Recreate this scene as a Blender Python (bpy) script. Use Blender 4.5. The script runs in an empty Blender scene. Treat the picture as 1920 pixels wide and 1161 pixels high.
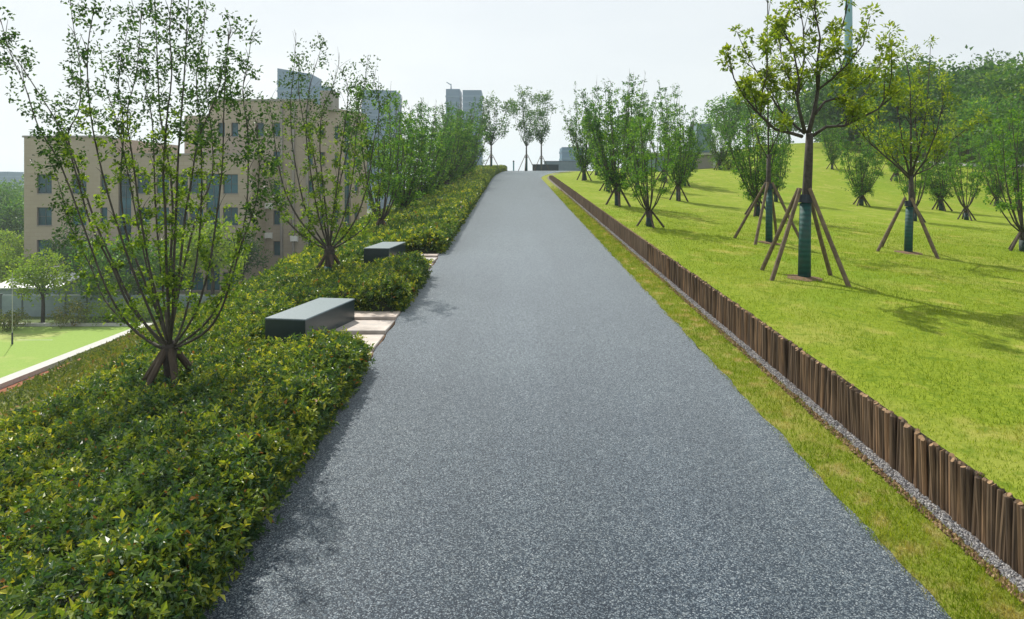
import bpy, math, random
import numpy as np
from mathutils import Vector

# ------------------------------------------------------------------ camera, sky, sun
S = bpy.context.scene
COL = S.collection
CAMZ = 2.83          # the path is at z = 0 below the camera and climbs 5.4 percent ahead
F = 1280.0           # focal length in photo pixels (24 mm on 36 mm, 1920 wide)
cam = bpy.data.cameras.new('camera')
cam.lens = 24; cam.sensor_width = 36; cam.shift_y = -235.5/1920
cam.clip_start = 0.1; cam.clip_end = 6000
camo = bpy.data.objects.new('camera', cam); COL.objects.link(camo)
camo.location = (0, 0, CAMZ); camo.rotation_euler = (math.radians(90), 0, 0)
S.camera = camo

SUN_DIR = Vector((-0.50, 0.87, 0))          # towards the sun, on the ground
SUN_EL = math.radians(51)
world = bpy.data.worlds.new('World'); S.world = world; world.use_nodes = True
nt = world.node_tree; nt.nodes.clear()
sky = nt.nodes.new('ShaderNodeTexSky'); sky.sky_type = 'NISHITA'; sky.sun_disc = False
sky.sun_elevation = SUN_EL
sky.sun_rotation = math.atan2(SUN_DIR.x, SUN_DIR.y)
sky.air_density = 1.2; sky.dust_density = 3.0; sky.ozone_density = 1.0
mixs = nt.nodes.new('ShaderNodeMix'); mixs.data_type = 'RGBA'; mixs.inputs['Factor'].default_value = 0.86
mixs.inputs['B'].default_value = (8.3, 8.75, 9.0, 1)      # thin bright cloud veil
tcw = nt.nodes.new('ShaderNodeTexCoord'); mpw = nt.nodes.new('ShaderNodeMapping'); mpw.inputs['Scale'].default_value = (1.2, 1.2, 4.5)
nzw = nt.nodes.new('ShaderNodeTexNoise'); nzw.inputs['Scale'].default_value = 1.6; nzw.inputs['Detail'].default_value = 5
rw = nt.nodes.new('ShaderNodeValToRGB'); rw.color_ramp.elements[0].position = .3; rw.color_ramp.elements[1].position = .7
rw.color_ramp.elements[0].color = (7.0/9.6, 7.4/9.6, 7.7/9.6, 1); rw.color_ramp.elements[1].color = (8.1/9.6, 8.4/9.6, 8.5/9.6, 1)
vs = nt.nodes.new('ShaderNodeVectorMath'); vs.operation = 'SCALE'; vs.inputs['Scale'].default_value = 9.6
nt.links.new(tcw.outputs['Generated'], mpw.inputs['Vector']); nt.links.new(mpw.outputs[0], nzw.inputs['Vector']); nt.links.new(nzw.outputs['Fac'], rw.inputs[0])
nt.links.new(rw.outputs[0], vs.inputs[0]); nt.links.new(vs.outputs[0], mixs.inputs['B'])
bg = nt.nodes.new('ShaderNodeBackground'); bg.inputs['Strength'].default_value = 0.10
wo = nt.nodes.new('ShaderNodeOutputWorld')
nt.links.new(sky.outputs['Color'], mixs.inputs['A'])
nt.links.new(mixs.outputs['Result'], bg.inputs['Color'])
nt.links.new(bg.outputs['Background'], wo.inputs['Surface'])

sl = bpy.data.lights.new('sun', 'SUN'); sl.energy = 5.0; sl.angle = math.radians(0.6); sl.color = (1, .95, .86)
so = bpy.data.objects.new('sun', sl); COL.objects.link(so)
tosun = (SUN_DIR.normalized()*math.cos(SUN_EL) + Vector((0, 0, math.sin(SUN_EL))))
so.rotation_euler = tosun.to_track_quat('Z', 'Y').to_euler(); so.location = (0, 0, 40)
S.view_settings.view_transform = 'Standard'; S.view_settings.look = 'None'
S.view_settings.exposure = 0.22; S.view_settings.gamma = 1.0
S.view_settings.use_curve_mapping = False
S.cycles.volume_bounces = 1
S.cycles.max_bounces = 8; S.cycles.transparent_max_bounces = 8

rng = np.random.default_rng(7)
R = random.Random(11)

# ------------------------------------------------------------------ helpers
def at(px, py, d):
    return Vector(((px-960)/F*d, d, CAMZ+(345-py)/F*d))

def tag(o, label=None, cat=None, group=None, kind=None):
    if label: o['label'] = label
    if cat: o['category'] = cat
    if group: o['group'] = group
    if kind: o['kind'] = kind
    return o

def empty(name, loc, rz=0.0):
    o = bpy.data.objects.new(name, None); COL.objects.link(o)
    o.location = loc; o.rotation_euler = (0, 0, rz); o.empty_display_size = .2
    return o

def kids(o): return [c for c in o.children]

def copy_tree(o, parent=None):
    c = o.copy(); COL.objects.link(c); c.parent = parent
    for ch in kids(o): copy_tree(ch, c)
    return c

class MB:
    """collects polygons and links them as one mesh object"""
    def __init__(s): s.v = []; s.n = 0; s.f = []; s.tint = []; s.smooth = False
    def add(s, verts, faces, mi=0, tint=0.5):
        verts = np.asarray(verts, float).reshape(-1, 3); faces = np.asarray(faces, int)
        s.v.append(verts); s.f.append((faces+s.n, mi)); s.n += len(verts)
        t = np.empty(len(verts)); t[:] = tint; s.tint.append(t)
    def box(s, x0, x1, y0, y1, z0, z1, mi=0, tint=.5):
        v = [(x0,y0,z0),(x1,y0,z0),(x1,y1,z0),(x0,y1,z0),(x0,y0,z1),(x1,y0,z1),(x1,y1,z1),(x0,y1,z1)]
        s.add(v, [(0,3,2,1),(4,5,6,7),(0,1,5,4),(1,2,6,5),(2,3,7,6),(3,0,4,7)], mi, tint)
    def tube(s, pts, rad, sides=6, mi=0, cap=True, tint=.5, capmi=None):
        pts = [Vector(p) for p in pts]; n = len(pts)
        if not hasattr(rad, '__len__'): rad = [rad]*n
        V = []; ref = None
        for i, p in enumerate(pts):
            t = (pts[min(i+1, n-1)]-pts[max(i-1, 0)])
            if t.length < 1e-9: t = Vector((0,0,1))
            t.normalize()
            if ref is None:
                ref = t.orthogonal().normalized()
            u = (ref - t*ref.dot(t))
            if u.length < 1e-6: u = t.orthogonal()
            u.normalize(); w = t.cross(u); ref = u
            for k in range(sides):
                a = 2*math.pi*k/sides
                V.append(p+(u*math.cos(a)+w*math.sin(a))*rad[i])
        Fq = []
        for i in range(n-1):
            for k in range(sides):
                a = i*sides+k; b = i*sides+(k+1) % sides
                Fq.append((a, b, b+sides, a+sides))
        s.add([tuple(v) for v in V], Fq, mi, tint)
        if cap:
            e = s.n-sides
            cm = mi if capmi is None else capmi
            s.f.append((np.array([[e+k for k in range(sides)]]), cm))
            b = s.n-n*sides
            s.f.append((np.array([[b+k for k in reversed(range(sides))]]), cm))
    def leaves(s, C, D, L, W, tint, mi=0, fold=.25, up=None):
        n = len(C)
        if n == 0: return
        L = np.broadcast_to(np.asarray(L, float), (n,)); W = np.broadcast_to(np.asarray(W, float), (n,))
        D = D/np.maximum(np.linalg.norm(D, axis=1, keepdims=True), 1e-6)
        A = rng.normal(0, 1, (n, 3))*.6
        A[:, 2] += 1.0
        sd = np.cross(D, A); sd /= np.maximum(np.linalg.norm(sd, axis=1, keepdims=True), 1e-6)
        nn = np.cross(sd, D)
        L_ = L[:, None]; W_ = W[:, None]
        mid = C+D*L_*.45
        V = np.stack([C, mid+sd*W_*.5+nn*W_*fold, C+D*L_-nn*L_*.12, mid-sd*W_*.5+nn*W_*fold], 1).reshape(-1, 3)
        b = np.arange(n)[:, None]*4
        s.add(V, np.concatenate([b+np.array([[0, 2, 1]]), b+np.array([[0, 3, 2]])]), mi, np.repeat(tint, 4))
    def build(s, name, mats, parent=None, smooth=False):
        me = bpy.data.meshes.new(name)
        V = np.concatenate(s.v)
        me.vertices.add(len(V)); me.vertices.foreach_set('co', V.ravel())
        lv = np.concatenate([f.ravel() for f, m in s.f])
        tot = np.concatenate([np.full(len(f), f.shape[1]) for f, m in s.f])
        mi = np.concatenate([np.full(len(f), m) for f, m in s.f])
        st = np.concatenate([[0], np.cumsum(tot)[:-1]])
        me.loops.add(len(lv)); me.loops.foreach_set('vertex_index', lv.astype(np.int32))
        me.polygons.add(len(tot)); me.polygons.foreach_set('loop_start', st.astype(np.int32))
        me.polygons.foreach_set('material_index', mi.astype(np.int32))
        me.polygons.foreach_set('use_smooth', np.full(len(tot), smooth))
        at_ = me.attributes.new('tint', 'FLOAT', 'POINT'); at_.data.foreach_set('value', np.concatenate(s.tint).astype(np.float32))
        if not isinstance(mats, (list, tuple)): mats = [mats]
        for m in mats: me.materials.append(m)
        me.update(calc_edges=True); me.validate()
        o = bpy.data.objects.new(name, me); COL.objects.link(o)
        if parent is not None: o.parent = parent
        return o

def nz(x, y, s=1.0, k=0.0):
    """cheap smooth noise, about -1..1"""
    x = np.asarray(x)*s; y = np.asarray(y)*s
    return (np.sin(x*1.7+y*.9+k)+np.sin(-x*1.1+y*2.3+k*2.1+1.3)+np.sin(x*3.1-y*2.7+k*.7+.4)*.6+np.sin(x*4.3+y*3.9+k+2)*.4)/3.0

# ------------------------------------------------------------------ materials
def newmat(name):
    m = bpy.data.materials.new(name); m.use_nodes = True
    t = m.node_tree; t.nodes.clear()
    o = t.nodes.new('ShaderNodeOutputMaterial'); b = t.nodes.new('ShaderNodeBsdfPrincipled')
    t.links.new(b.outputs[0], o.inputs[0])
    return m, t, b, o

def N(t, typ, **kw):
    n = t.nodes.new(typ)
    for k, v in kw.items():
        if k in n.inputs.keys(): n.inputs[k].default_value = v
        else: setattr(n, k, v)
    return n

def ramp(t, fac, stops, interp='LINEAR'):
    r = t.nodes.new('ShaderNodeValToRGB'); r.color_ramp.interpolation = interp
    el = r.color_ramp.elements
    while len(el) < len(stops): el.new(.5)
    for e, (p, c) in zip(el, stops):
        e.position = p; e.color = (c[0], c[1], c[2], 1)
    t.links.new(fac, r.inputs[0]); return r.outputs[0]

def mix(t, fac, a, b, mode='MIX'):
    n = t.nodes.new('ShaderNodeMix'); n.data_type = 'RGBA'; n.blend_type = mode
    for key, v in (('Factor', fac), ('A', a), ('B', b)):
        if isinstance(v, bpy.types.NodeSocket): t.links.new(v, n.inputs[key])
        elif key == 'Factor': n.inputs[key].default_value = v
        else: n.inputs[key].default_value = (v[0], v[1], v[2], 1)
    return n.outputs['Result']

def pos(t): return t.nodes.new('ShaderNodeNewGeometry').outputs['Position']
def objc(t): return t.nodes.new('ShaderNodeTexCoord').outputs['Object']

def noise(t, vec, scale, detail=3, rough=.55):
    n = N(t, 'ShaderNodeTexNoise', Scale=scale, Detail=detail, Roughness=rough); t.links.new(vec, n.inputs['Vector']); return n.outputs['Fac']

def stretch(t, vec, s):
    m = t.nodes.new('ShaderNodeMapping'); m.inputs['Scale'].default_value = s; t.links.new(vec, m.inputs['Vector']); return m.outputs[0]

def bump(t, b, h, strength=.4, dist=.01):
    n = N(t, 'ShaderNodeBump', Strength=strength, Distance=dist); t.links.new(h, n.inputs['Height']); t.links.new(n.outputs[0], b.inputs['Normal'])

def simple(name, c, rough=.6, var=.25, scale=8, bmp=.2, metallic=0, vec='obj', spec=.5):
    m, t, b, o = newmat(name)
    v = objc(t) if vec == 'obj' else pos(t)
    n = noise(t, v, scale, 5)
    b.inputs['Roughness'].default_value = rough; b.inputs['Metallic'].default_value = metallic
    b.inputs['Specular IOR Level'].default_value = spec
    lo = [x*(1-var) for x in c]; hi = [min(1, x*(1+var)) for x in c]
    t.links.new(ramp(t, n, [(.3, lo), (.7, hi)]), b.inputs['Base Color'])
    if bmp: bump(t, b, noise(t, v, scale*4, 4), bmp, .01)
    return m

def leafmat(name, stops, rough=.42, trans=.35, patch=None, spec=.28):
    m, t, b, o = newmat(name)
    a = t.nodes.new('ShaderNodeAttribute'); a.attribute_name = 'tint'
    c = ramp(t, a.outputs['Fac'], stops)
    if patch:
        n = noise(t, pos(t), patch[0], 3)
        c = mix(t, ramp(t, n, [(patch[1], (0, 0, 0)), (patch[1]+.16, (1, 1, 1))]), c, patch[2])
    t.links.new(c, b.inputs['Base Color']); b.inputs['Roughness'].default_value = rough
    b.inputs['Specular IOR Level'].default_value = spec
    tr = t.nodes.new('ShaderNodeBsdfTranslucent')
    t.links.new(mix(t, 1.0, c, (1.5, 1.5, .6), 'MULTIPLY'), tr.inputs['Color'])
    ms = N(t, 'ShaderNodeMixShader'); ms.inputs[0].default_value = trans
    t.links.new(b.outputs[0], ms.inputs[1]); t.links.new(tr.outputs[0], ms.inputs[2]); t.links.new(ms.outputs[0], o.inputs[0])
    return m

M = {}
M['leaf_hedge'] = leafmat('hedge_leaf', [(0, (.014, .036, .016)), (.35, (.045, .105, .040)), (.6, (.13, .20, .028)), (.8, (.27, .32, .03)), (.95, (.44, .43, .045)), (1, (.28, .12, .03))], .40, .34, None, .5)
M['leaf_left'] = leafmat('multistem_leaf', [(0, (.018, .050, .022)), (.5, (.075, .15, .030)), (1, (.26, .36, .035))], .5, .45)
M['leaf_mid'] = leafmat('small_tree_leaf', [(0, (.020, .065, .024)), (.5, (.070, .18, .038)), (1, (.20, .33, .035))], .5, .45)
M['leaf_camphor'] = leafmat('yellow_green_leaf', [(0, (.04, .09, .012)), (.5, (.15, .22, .018)), (1, (.36, .40, .035))], .4, .48)
M['leaf_dark'] = leafmat('wood_leaf', [(0, (.022, .065, .024)), (.5, (.055, .14, .032)), (1, (.15, .25, .03))], .6, .35)
M['leaf_bright'] = leafmat('bright_tree_leaf', [(0, (.07, .14, .018)), (.5, (.17, .27, .025)), (1, (.32, .40, .035))], .6, .42)
M['leaf_slope'] = leafmat('slope_leaf', [(0, (.04, .07, .015)), (.5, (.12, .16, .03)), (.85, (.22, .19, .04)), (1, (.20, .08, .035))], .5, .3)
GR = [(0, (.085, .145, .009)), (.5, (.165, .235, .013)), (1, (.29, .32, .035))]
M['grass'] = leafmat('lawn_grass', GR, .6, .4, (1.3, .56, (.31, .30, .07)), .08)
M['grass_verge'] = leafmat('verge_grass', GR, .6, .4, (4.5, .50, (.34, .29, .10)), .08)
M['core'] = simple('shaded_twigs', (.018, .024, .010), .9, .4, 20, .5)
M['bark'] = simple('grey_brown_bark', (.062, .055, .044), .85, .35, 14, .6)
M['bark_dark'] = simple('dark_bark', (.045, .038, .032), .9, .4, 16, .6)
M['stake'] = simple('weathered_stake_wood', (.13, .095, .06), .85, .4, 9, .6)
M['stake_dark'] = simple('dark_stake_wood', (.065, .048, .034), .85, .4, 9, .6)
m, t, b, o = newmat('teal_tree_wrap')
wv = N(t, 'ShaderNodeTexWave', Scale=3.2, Distortion=2.5, Detail=3.0); wv.bands_direction = 'Z'; t.links.new(objc(t), wv.inputs['Vector'])
c = ramp(t, wv.outputs['Fac'], [(0, (.003, .055, .052)), (.5, (.004, .066, .060)), (1, (.007, .078, .070))])
t.links.new(mix(t, ramp(t, noise(t, objc(t), 6, 5), [(.45, (0, 0, 0)), (.75, (.7, .7, .7))]), c, (.05, .07, .06)), b.inputs['Base Color']); b.inputs['Roughness'].default_value = .7
bump(t, b, wv.outputs['Fac'], .35, .01); M['wrap'] = m
M['wrap_dark'] = simple('dark_green_wrap', (.008, .03, .028), .7, .35, 30, .5)
M['tie'] = simple('dark_tie', (.02, .03, .05), .7, .2, 30, .3)
M['soil'] = simple('red_brown_soil', (.13, .075, .04), .95, .35, 12, .8, vec='pos')
M['bench'] = simple('painted_dark_teal_metal', (.020, .036, .040), .30, .15, 6, .03)
M['bench_top'] = simple('bench_top_stone', (.13, .175, .195), .45, .15, 40, .08)
M['concrete'] = simple('pale_concrete', (.42, .42, .39), .8, .15, 6, .3, vec='pos')
M['white'] = simple('white_sheet_roof', (.72, .72, .72), .5, .08, 3, .05)
M['blue_fence'] = simple('grey_blue_panel', (.20, .26, .28), .6, .12, 2, .1)
M['frame'] = simple('window_frame', (.05, .07, .08), .5, .1, 4, 0)
M['gap'] = simple('fence_soil_dark', (.05, .035, .025), .95, .3, 10, .5)

# glass
m, t, b, o = newmat('window_glass')
n = noise(t, pos(t), .35, 2)
t.links.new(ramp(t, n, [(.35, (.008, .045, .062)), (.65, (.025, .12, .16))]), b.inputs['Base Color'])
b.inputs['Roughness'].default_value = .12; b.inputs['Specular IOR Level'].default_value = .35
M['glass'] = m

# facade: small beige tiles with faint joints and slab bands
m, t, b, o = newmat('beige_tiled_facade')
br = N(t, 'ShaderNodeTexBrick', Scale=1.0); br.inputs['Brick Width'].default_value = .9; br.inputs['Row Height'].default_value = .45; br.inputs['Mortar Size'].default_value = .012
br.inputs['Color1'].default_value = (.385, .325, .255, 1); br.inputs['Color2'].default_value = (.345, .29, .225, 1); br.inputs['Mortar'].default_value = (.27, .21, .16, 1)
cmb = t.nodes.new('ShaderNodeCombineXYZ'); sep = t.nodes.new('ShaderNodeSeparateXYZ'); t.links.new(pos(t), sep.inputs[0])
ad = N(t, 'ShaderNodeMath', operation='ADD'); t.links.new(sep.outputs[0], ad.inputs[0]); t.links.new(sep.outputs[1], ad.inputs[1])
t.links.new(ad.outputs[0], cmb.inputs[0]); t.links.new(sep.outputs[2], cmb.inputs[1]); t.links.new(cmb.outputs[0], br.inputs['Vector'])
c = mix(t, ramp(t, noise(t, pos(t), .25, 4), [(.35, (0, 0, 0)), (.7, (1, 1, 1))]), br.outputs[0], (.34, .285, .225))
t.links.new(c, b.inputs['Base Color']); b.inputs['Roughness'].default_value = .75
M['facade'] = m
M['facade_grey'] = simple('grey_pilaster_tile', (.27, .25, .23), .75, .12, 1.2, 0, vec='pos')
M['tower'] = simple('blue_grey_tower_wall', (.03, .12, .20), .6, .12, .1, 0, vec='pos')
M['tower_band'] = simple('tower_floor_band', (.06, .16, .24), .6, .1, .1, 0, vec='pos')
M['mast'] = simple('pale_teal_mast_paint', (.16, .34, .36), .5, .1, 1, 0)

# asphalt: dark chippings with pale stones
m, t, b, o = newmat('speckled_asphalt')
P_ = pos(t)
v1 = N(t, 'ShaderNodeTexVoronoi', Scale=140.0); t.links.new(P_, v1.inputs['Vector'])
v2 = N(t, 'ShaderNodeTexVoronoi', Scale=60.0); t.links.new(P_, v2.inputs['Vector'])
sp = t.nodes.new('ShaderNodeSeparateColor'); t.links.new(v1.outputs['Color'], sp.inputs[0])
sp2 = t.nodes.new('ShaderNodeSeparateColor'); t.links.new(v2.outputs['Color'], sp2.inputs[0])
c = ramp(t, sp.outputs[0], [(0, (.004, .009, .018)), (.42, (.008, .017, .029)), (.64, (.020, .034, .050)), (.80, (.075, .10, .12)), (.93, (.15, .175, .19)), (1, (.26, .285, .30))])
c = mix(t, ramp(t, sp2.outputs[1], [(.90, (0, 0, 0)), (.95, (.3, .3, .3))]), c, (.15, .17, .17))
big = noise(t, P_, .55, 4)
lane = noise(t, stretch(t, P_, (1.3, .07, 1)), 1.0, 3)
c = mix(t, 1.0, c, ramp(t, big, [(.3, (.80, .82, .86)), (.7, (1.15, 1.14, 1.10))]), 'MULTIPLY')
c = mix(t, 1.0, c, ramp(t, lane, [(.32, (.78, .80, .82)), (.68, (1.18, 1.18, 1.18))]), 'MULTIPLY')
t.links.new(c, b.inputs['Base Color'])
t.links.new(ramp(t, sp.outputs[1], [(0, (.50, .50, .50)), (1, (.70, .70, .70))]), b.inputs['Roughness'])
b.inputs['Specular IOR Level'].default_value = .10; t.links.new(ramp(t, sp.outputs[0], [(0, (.35, .35, .35)), (.5, (.70, .70, .70)), (.9, (1, 1, 1))]), b.inputs['Sheen Weight']); b.inputs['Sheen Roughness'].default_value = .41; b.inputs['Sheen Tint'].default_value = (.88, .95, 1, 1)
bump(t, b, v1.outputs['Distance'], .12, .002)
M['asphalt'] = m

def groundmat(name, stops, patches, scale_f=70, bm=.5, rough=.9):
    m, t, b, o = newmat(name); p = pos(t)
    c = ramp(t, noise(t, p, scale_f, 4, .7), stops)
    for s, th, col, w in patches:
        c = mix(t, ramp(t, noise(t, p, s, 4), [(th, (0, 0, 0)), (th+w, (1, 1, 1))]), c, col)
    t.links.new(c, b.inputs['Base Color']); b.inputs['Roughness'].default_value = rough
    b.inputs['Specular IOR Level'].default_value = .06
    bump(t, b, noise(t, p, scale_f*.6, 5, .8), bm, .03)
    return m
M['lawn'] = groundmat('lawn_turf', [(.3, (.105, .165, .013)), (.7, (.25, .31, .028))], [(.55, .50, (.27, .285, .06), .3), (1.3, .56, (.33, .31, .08), .2), (.22, .56, (.13, .235, .018), .25), (5.5, .52, (.10, .165, .012), .2)], 26, .8)
M['verge'] = groundmat('verge_turf', [(.3, (.11, .16, .015)), (.7, (.24, .27, .045))], [(4.5, .50, (.34, .28, .11), .2), (.7, .5, (.24, .25, .05), .2)], 40, .8)
M['red'] = groundmat('red_earth', [(.3, (.15, .05, .03)), (.7, (.28, .12, .07))], [(.5, .6, (.16, .15, .05), .2)], 3, .8)
M['bed_soil'] = groundmat('planting_soil', [(.3, (.018, .014, .010)), (.7, (.04, .030, .020))], [], 12)
M['bank'] = groundmat('bank_cover', [(.3, (.07, .10, .025)), (.7, (.17, .18, .045))], [(.35, .52, (.22, .11, .06), .15)], 5, .9)
M['gravel_soil'] = groundmat('gravel_soil', [(.3, (.08, .07, .065)), (.7, (.26, .24, .23))], [], 60, .8)
M['field'] = groundmat('sports_turf', [(.3, (.19, .29, .06)), (.7, (.25, .35, .09))], [(.12, .55, (.34, .36, .13), .1)], 9, .3)
M['plain'] = groundmat('far_ground', [(.3, (.05, .09, .03)), (.7, (.12, .15, .06))], [(.03, .5, (.16, .15, .12), .1)], .4, .2)
M['stone'] = leafmat('gravel_stone', [(0, (.10, .10, .11)), (.5, (.25, .25, .26)), (1, (.48, .46, .44))], .8, 0)
M['clod'] = leafmat('soil_clod', [(0, (.09, .055, .03)), (.5, (.20, .12, .065)), (1, (.34, .24, .14))], .9, 0)

# logs: dark brown with vertical grain, tan cut ends
def logmat(name, lo, hi):
    m, t, b, o = newmat(name)
    g = noise(t, stretch(t, objc(t), (60, 60, 3)), 1.0, 4)
    oi = t.nodes.new('ShaderNodeObjectInfo')
    c = mix(t, 1.0, ramp(t, g, [(.3, lo), (.7, hi)]), ramp(t, oi.outputs['Random'], [(0, (.55, .52, .5)), (.6, (1, 1, 1)), (1, (1.7, 1.55, 1.4))]), 'MULTIPLY')
    t.links.new(c, b.inputs['Base Color']); b.inputs['Roughness'].default_value = .8
    bump(t, b, g, .5, .004); return m
M['log'] = logmat('dark_palisade_log', (.042, .027, .016), (.20, .13, .075))
M['log_end'] = simple('cut_log_end', (.24, .145, .07), .8, .35, 30, .3)

# ------------------------------------------------------------------ terrain function
def sstep(x, a, b):
    t = np.clip((np.asarray(x, float)-a)/(b-a), 0, 1); return t*t*(3-2*t)

def P(d):
    d = np.asarray(d, float); s = .0539
    t = np.clip(d-76, 0, 50.5)
    z = s*np.minimum(d, 76)+s*t-.00172*t*t-.12*np.clip(d-126.5, 0, None)
    return np.maximum(z, -9.5)

def bend(d):
    d = np.asarray(d, float)
    return .0095*np.clip(d-60, 0, 26)**2+.49*np.clip(d-86, 0, 24)

def wbend(x):
    x = np.asarray(x, float)
    return (.22+.78*sstep(x, -2.0, 2.7))*(1-sstep(np.abs(x), 12, 34))

def G(x, d):
    x = np.asarray(x, float); d = np.asarray(d, float)
    p = P(d)
    # right lawn
    xr = np.clip(x-3.4, 0, None)
    lawn = p+.452*(1-sstep(d, 55, 69)) - .065*np.clip(xr-.7, 0, 38)*(1-sstep(d, 60, 90)) + sstep(d, 38, 66)*.115*np.clip(np.minimum(x, 34)-5, 0, None)*(1-sstep(d, 110, 180))
    lawn = lawn+.05*nz(x, d, .35)*sstep(x, 3.8, 7)
    lawn = lawn+10.5*np.exp(-((x-115)**2/(2*42**2)+(d-165)**2/(2*45**2)))*sstep(x, 20, 50)
    # left bank
    p = p-.22*np.clip(-2.4-x, 0, 4.0)*(1-sstep(d, 66, 76))
    t = np.clip((-6.4-x)/24.2, 0, 1)
    left = p+(-9.5-p)*t**.86+.12*nz(x, d, .6, 3)*sstep(-x, 7, 10)*(1-sstep(-x, 24, 30))
    z = np.where(x > 3.39, lawn, left)
    return z

def g3(x, d, dz=0):
    return (x+float(bend(d)*wbend(x)), d, float(G(x, d))+dz)

def ground_at(px, d):
    """point on the ground seen in pixel column px at distance d"""
    x = (px-960)/F*d
    xs = x-float(bend(d)*wbend(x))
    return Vector((x, d, float(G(xs, d))))

xs = sorted(set([-1500, -900, -500, -300, -200, -150, -110, -90, -75, -60, -50, -42, -36, -33] + [-31.5, -30.6] +
    list(np.arange(-29, -6.4, 1.5)) + [-6.4, -5.5, -4.6, -3.8, -3, -2.4, -1.885, 0.37, 2.63, 3.17, 3.37, 3.41] + list(np.arange(4, 12, 1.0)) +
    list(np.arange(12, 62, 2.0)) + list(np.arange(64, 200, 8.0)) + [220, 260, 320, 500, 900, 1500]))
ds = sorted(set([-80, -40, -20, -10] + list(np.arange(-5, 100, 1.0)) + list(np.arange(100, 240, 5.0)) + [260, 300, 360, 450, 600, 900, 1500]))
XS = np.array(xs); DS = np.array(ds)
GX, GD = np.meshgrid(XS, DS, indexing='ij')
GZ = G(GX, GD); GXX = GX+bend(GD)*wbend(GX)
def cls(x, d):
    if d > 74 and x < -30.6: return 'ground'
    if d > 140 or x > 62: return 'ground'
    if x < -31.5: return 'field' if (d < 59 and x > -100) else 'ground'
    if x < -21 and 20 < d < 45: return 'red'
    if x < -6.4: return 'bank'
    if x < 2.63: return 'bed'
    if x < 3.17: return 'verge'
    if x < 3.37: return 'gravel'
    if x < 3.41: return 'cut'
    return 'lawn'
cells = {}
nd = len(DS)
for i in range(len(XS)-1):
    for j in range(nd-1):
        k = cls((XS[i]+XS[i+1])/2, (DS[j]+DS[j+1])/2)
        cells.setdefault(k, []).append((i*nd+j, (i+1)*nd+j, (i+1)*nd+j+1, i*nd+j+1))
VV = np.stack([GXX.ravel(), GD.ravel(), GZ.ravel()], 1)
for k, (name, mat) in {'ground': ('ground', 'plain'), 'field': ('sports_field', 'field'), 'bank': ('bank', 'bank'), 'bed': ('soil', 'bed_soil'),
                       'verge': ('grass_verge', 'verge'), 'gravel': ('gravel_bed', 'gravel_soil'), 'cut': ('earth_cut', 'gap'), 'red': ('red_soil_strip', 'red'), 'lawn': ('lawn', 'lawn')}.items():
    fc = np.array(cells[k]); used, inv = np.unique(fc.ravel(), return_inverse=True)
    mb = MB(); mb.add(VV[used], inv.reshape(-1, 4)); tag(mb.build(name, M[mat], smooth=(k != 'cut')), kind='structure')

# the path, a slab standing 25 mm proud of the soil
mb = MB(); dd = np.concatenate([np.arange(-8, 2, .5), np.arange(2, 20, .12), np.arange(20, 150, .5)]); V = []; Fq = []
lat = [-1.885, -1.0, 0.37, 1.7, 2.63]
for i, d in enumerate(dd):
    z = float(P(d)); bb = [float(bend(d)*wbend(x)) for x in lat]
    V.append((lat[0]+bb[0], d, z-.1))
    for x, b_ in zip(lat, bb): V.append((x+b_+(.012*math.sin(d*3.1)+.012*math.sin(d*7.7)+R.uniform(-.012, .012))*(1 if x in (lat[0], lat[-1]) else 0), d, z+.028-.006*(x-.37)**2/2))
    V.append((lat[-1]+bb[-1], d, z-.1))
n = 7
for i in range(len(dd)-1):
    for k in range(n-1): Fq.append((i*n+k, i*n+k+1, (i+1)*n+k+1, (i+1)*n+k))
mb.add(V, Fq); tag(mb.build('path', M['asphalt']), kind='structure')

# ------------------------------------------------------------------ grass blades and gravel
def blades(n, xr, dr, hgt, wid, name, mat, wpow=1.0, keep=None):
    u = rng.random(n); d = dr[0]+(dr[1]-dr[0])*u**wpow; fd_ = rng.random(n)
    x = xr[0]+(xr[1]-xr[0])*rng.random(n)
    k = fd_ > (d-dr[0]-(dr[1]-dr[0])*.45)/((dr[1]-dr[0])*.55)
    if keep is not None: k = k & keep(x, d)
    x = x[k]; d = d[k]
    n = len(x); z = G(x, d); X = x+bend(d)*wbend(x)
    sc = 1+np.clip(d-8, 0, 60)*.03
    a = rng.random(n)*2*np.pi; h = hgt*(.5+rng.random(n))*(1+.35*nz(x, d, 2.2))*np.minimum(sc, 1.9)
    w = wid*sc*(.7+.6*rng.random(n)); lx = rng.normal(0, .45, n)*h; ly = rng.normal(0, .45, n)*h
    c, s_ = np.cos(a)*w/2, np.sin(a)*w/2
    V = np.stack([np.stack([X-c, d-s_, z-.005], 1), np.stack([X+c, d+s_, z-.005], 1), np.stack([X+lx, d+ly, z+h], 1)], 1).reshape(-1, 3)
    mb = MB(); mb.add(V, np.arange(3*n).reshape(-1, 3), 0, np.repeat(np.clip(.42+.22*rng.normal(size=n)+.22*nz(x, d, .8)+.2*nz(x, d, 3.3, 2), 0, 1), 3))
    o = mb.build(name, mat); return tag(o, kind='stuff')
fr = lambda x, d: (x < .78*d+.6)
g = blades(420000, (3.385, 24), (4.3, 30), .030, .006, 'lawn_grass', M['grass'], 1.5, lambda x, d: fr(x, d))
tag(g, 'short bright green grass with straw patches across the lawn behind the logs', 'grass')
g = blades(60000, (2.585, 3.225), (3.4, 50), .034, .007, 'verge_grass', M['grass_verge'], 1.7)
tag(g, 'narrow yellowing grass strip between the asphalt path and the gravel', 'grass')

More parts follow.
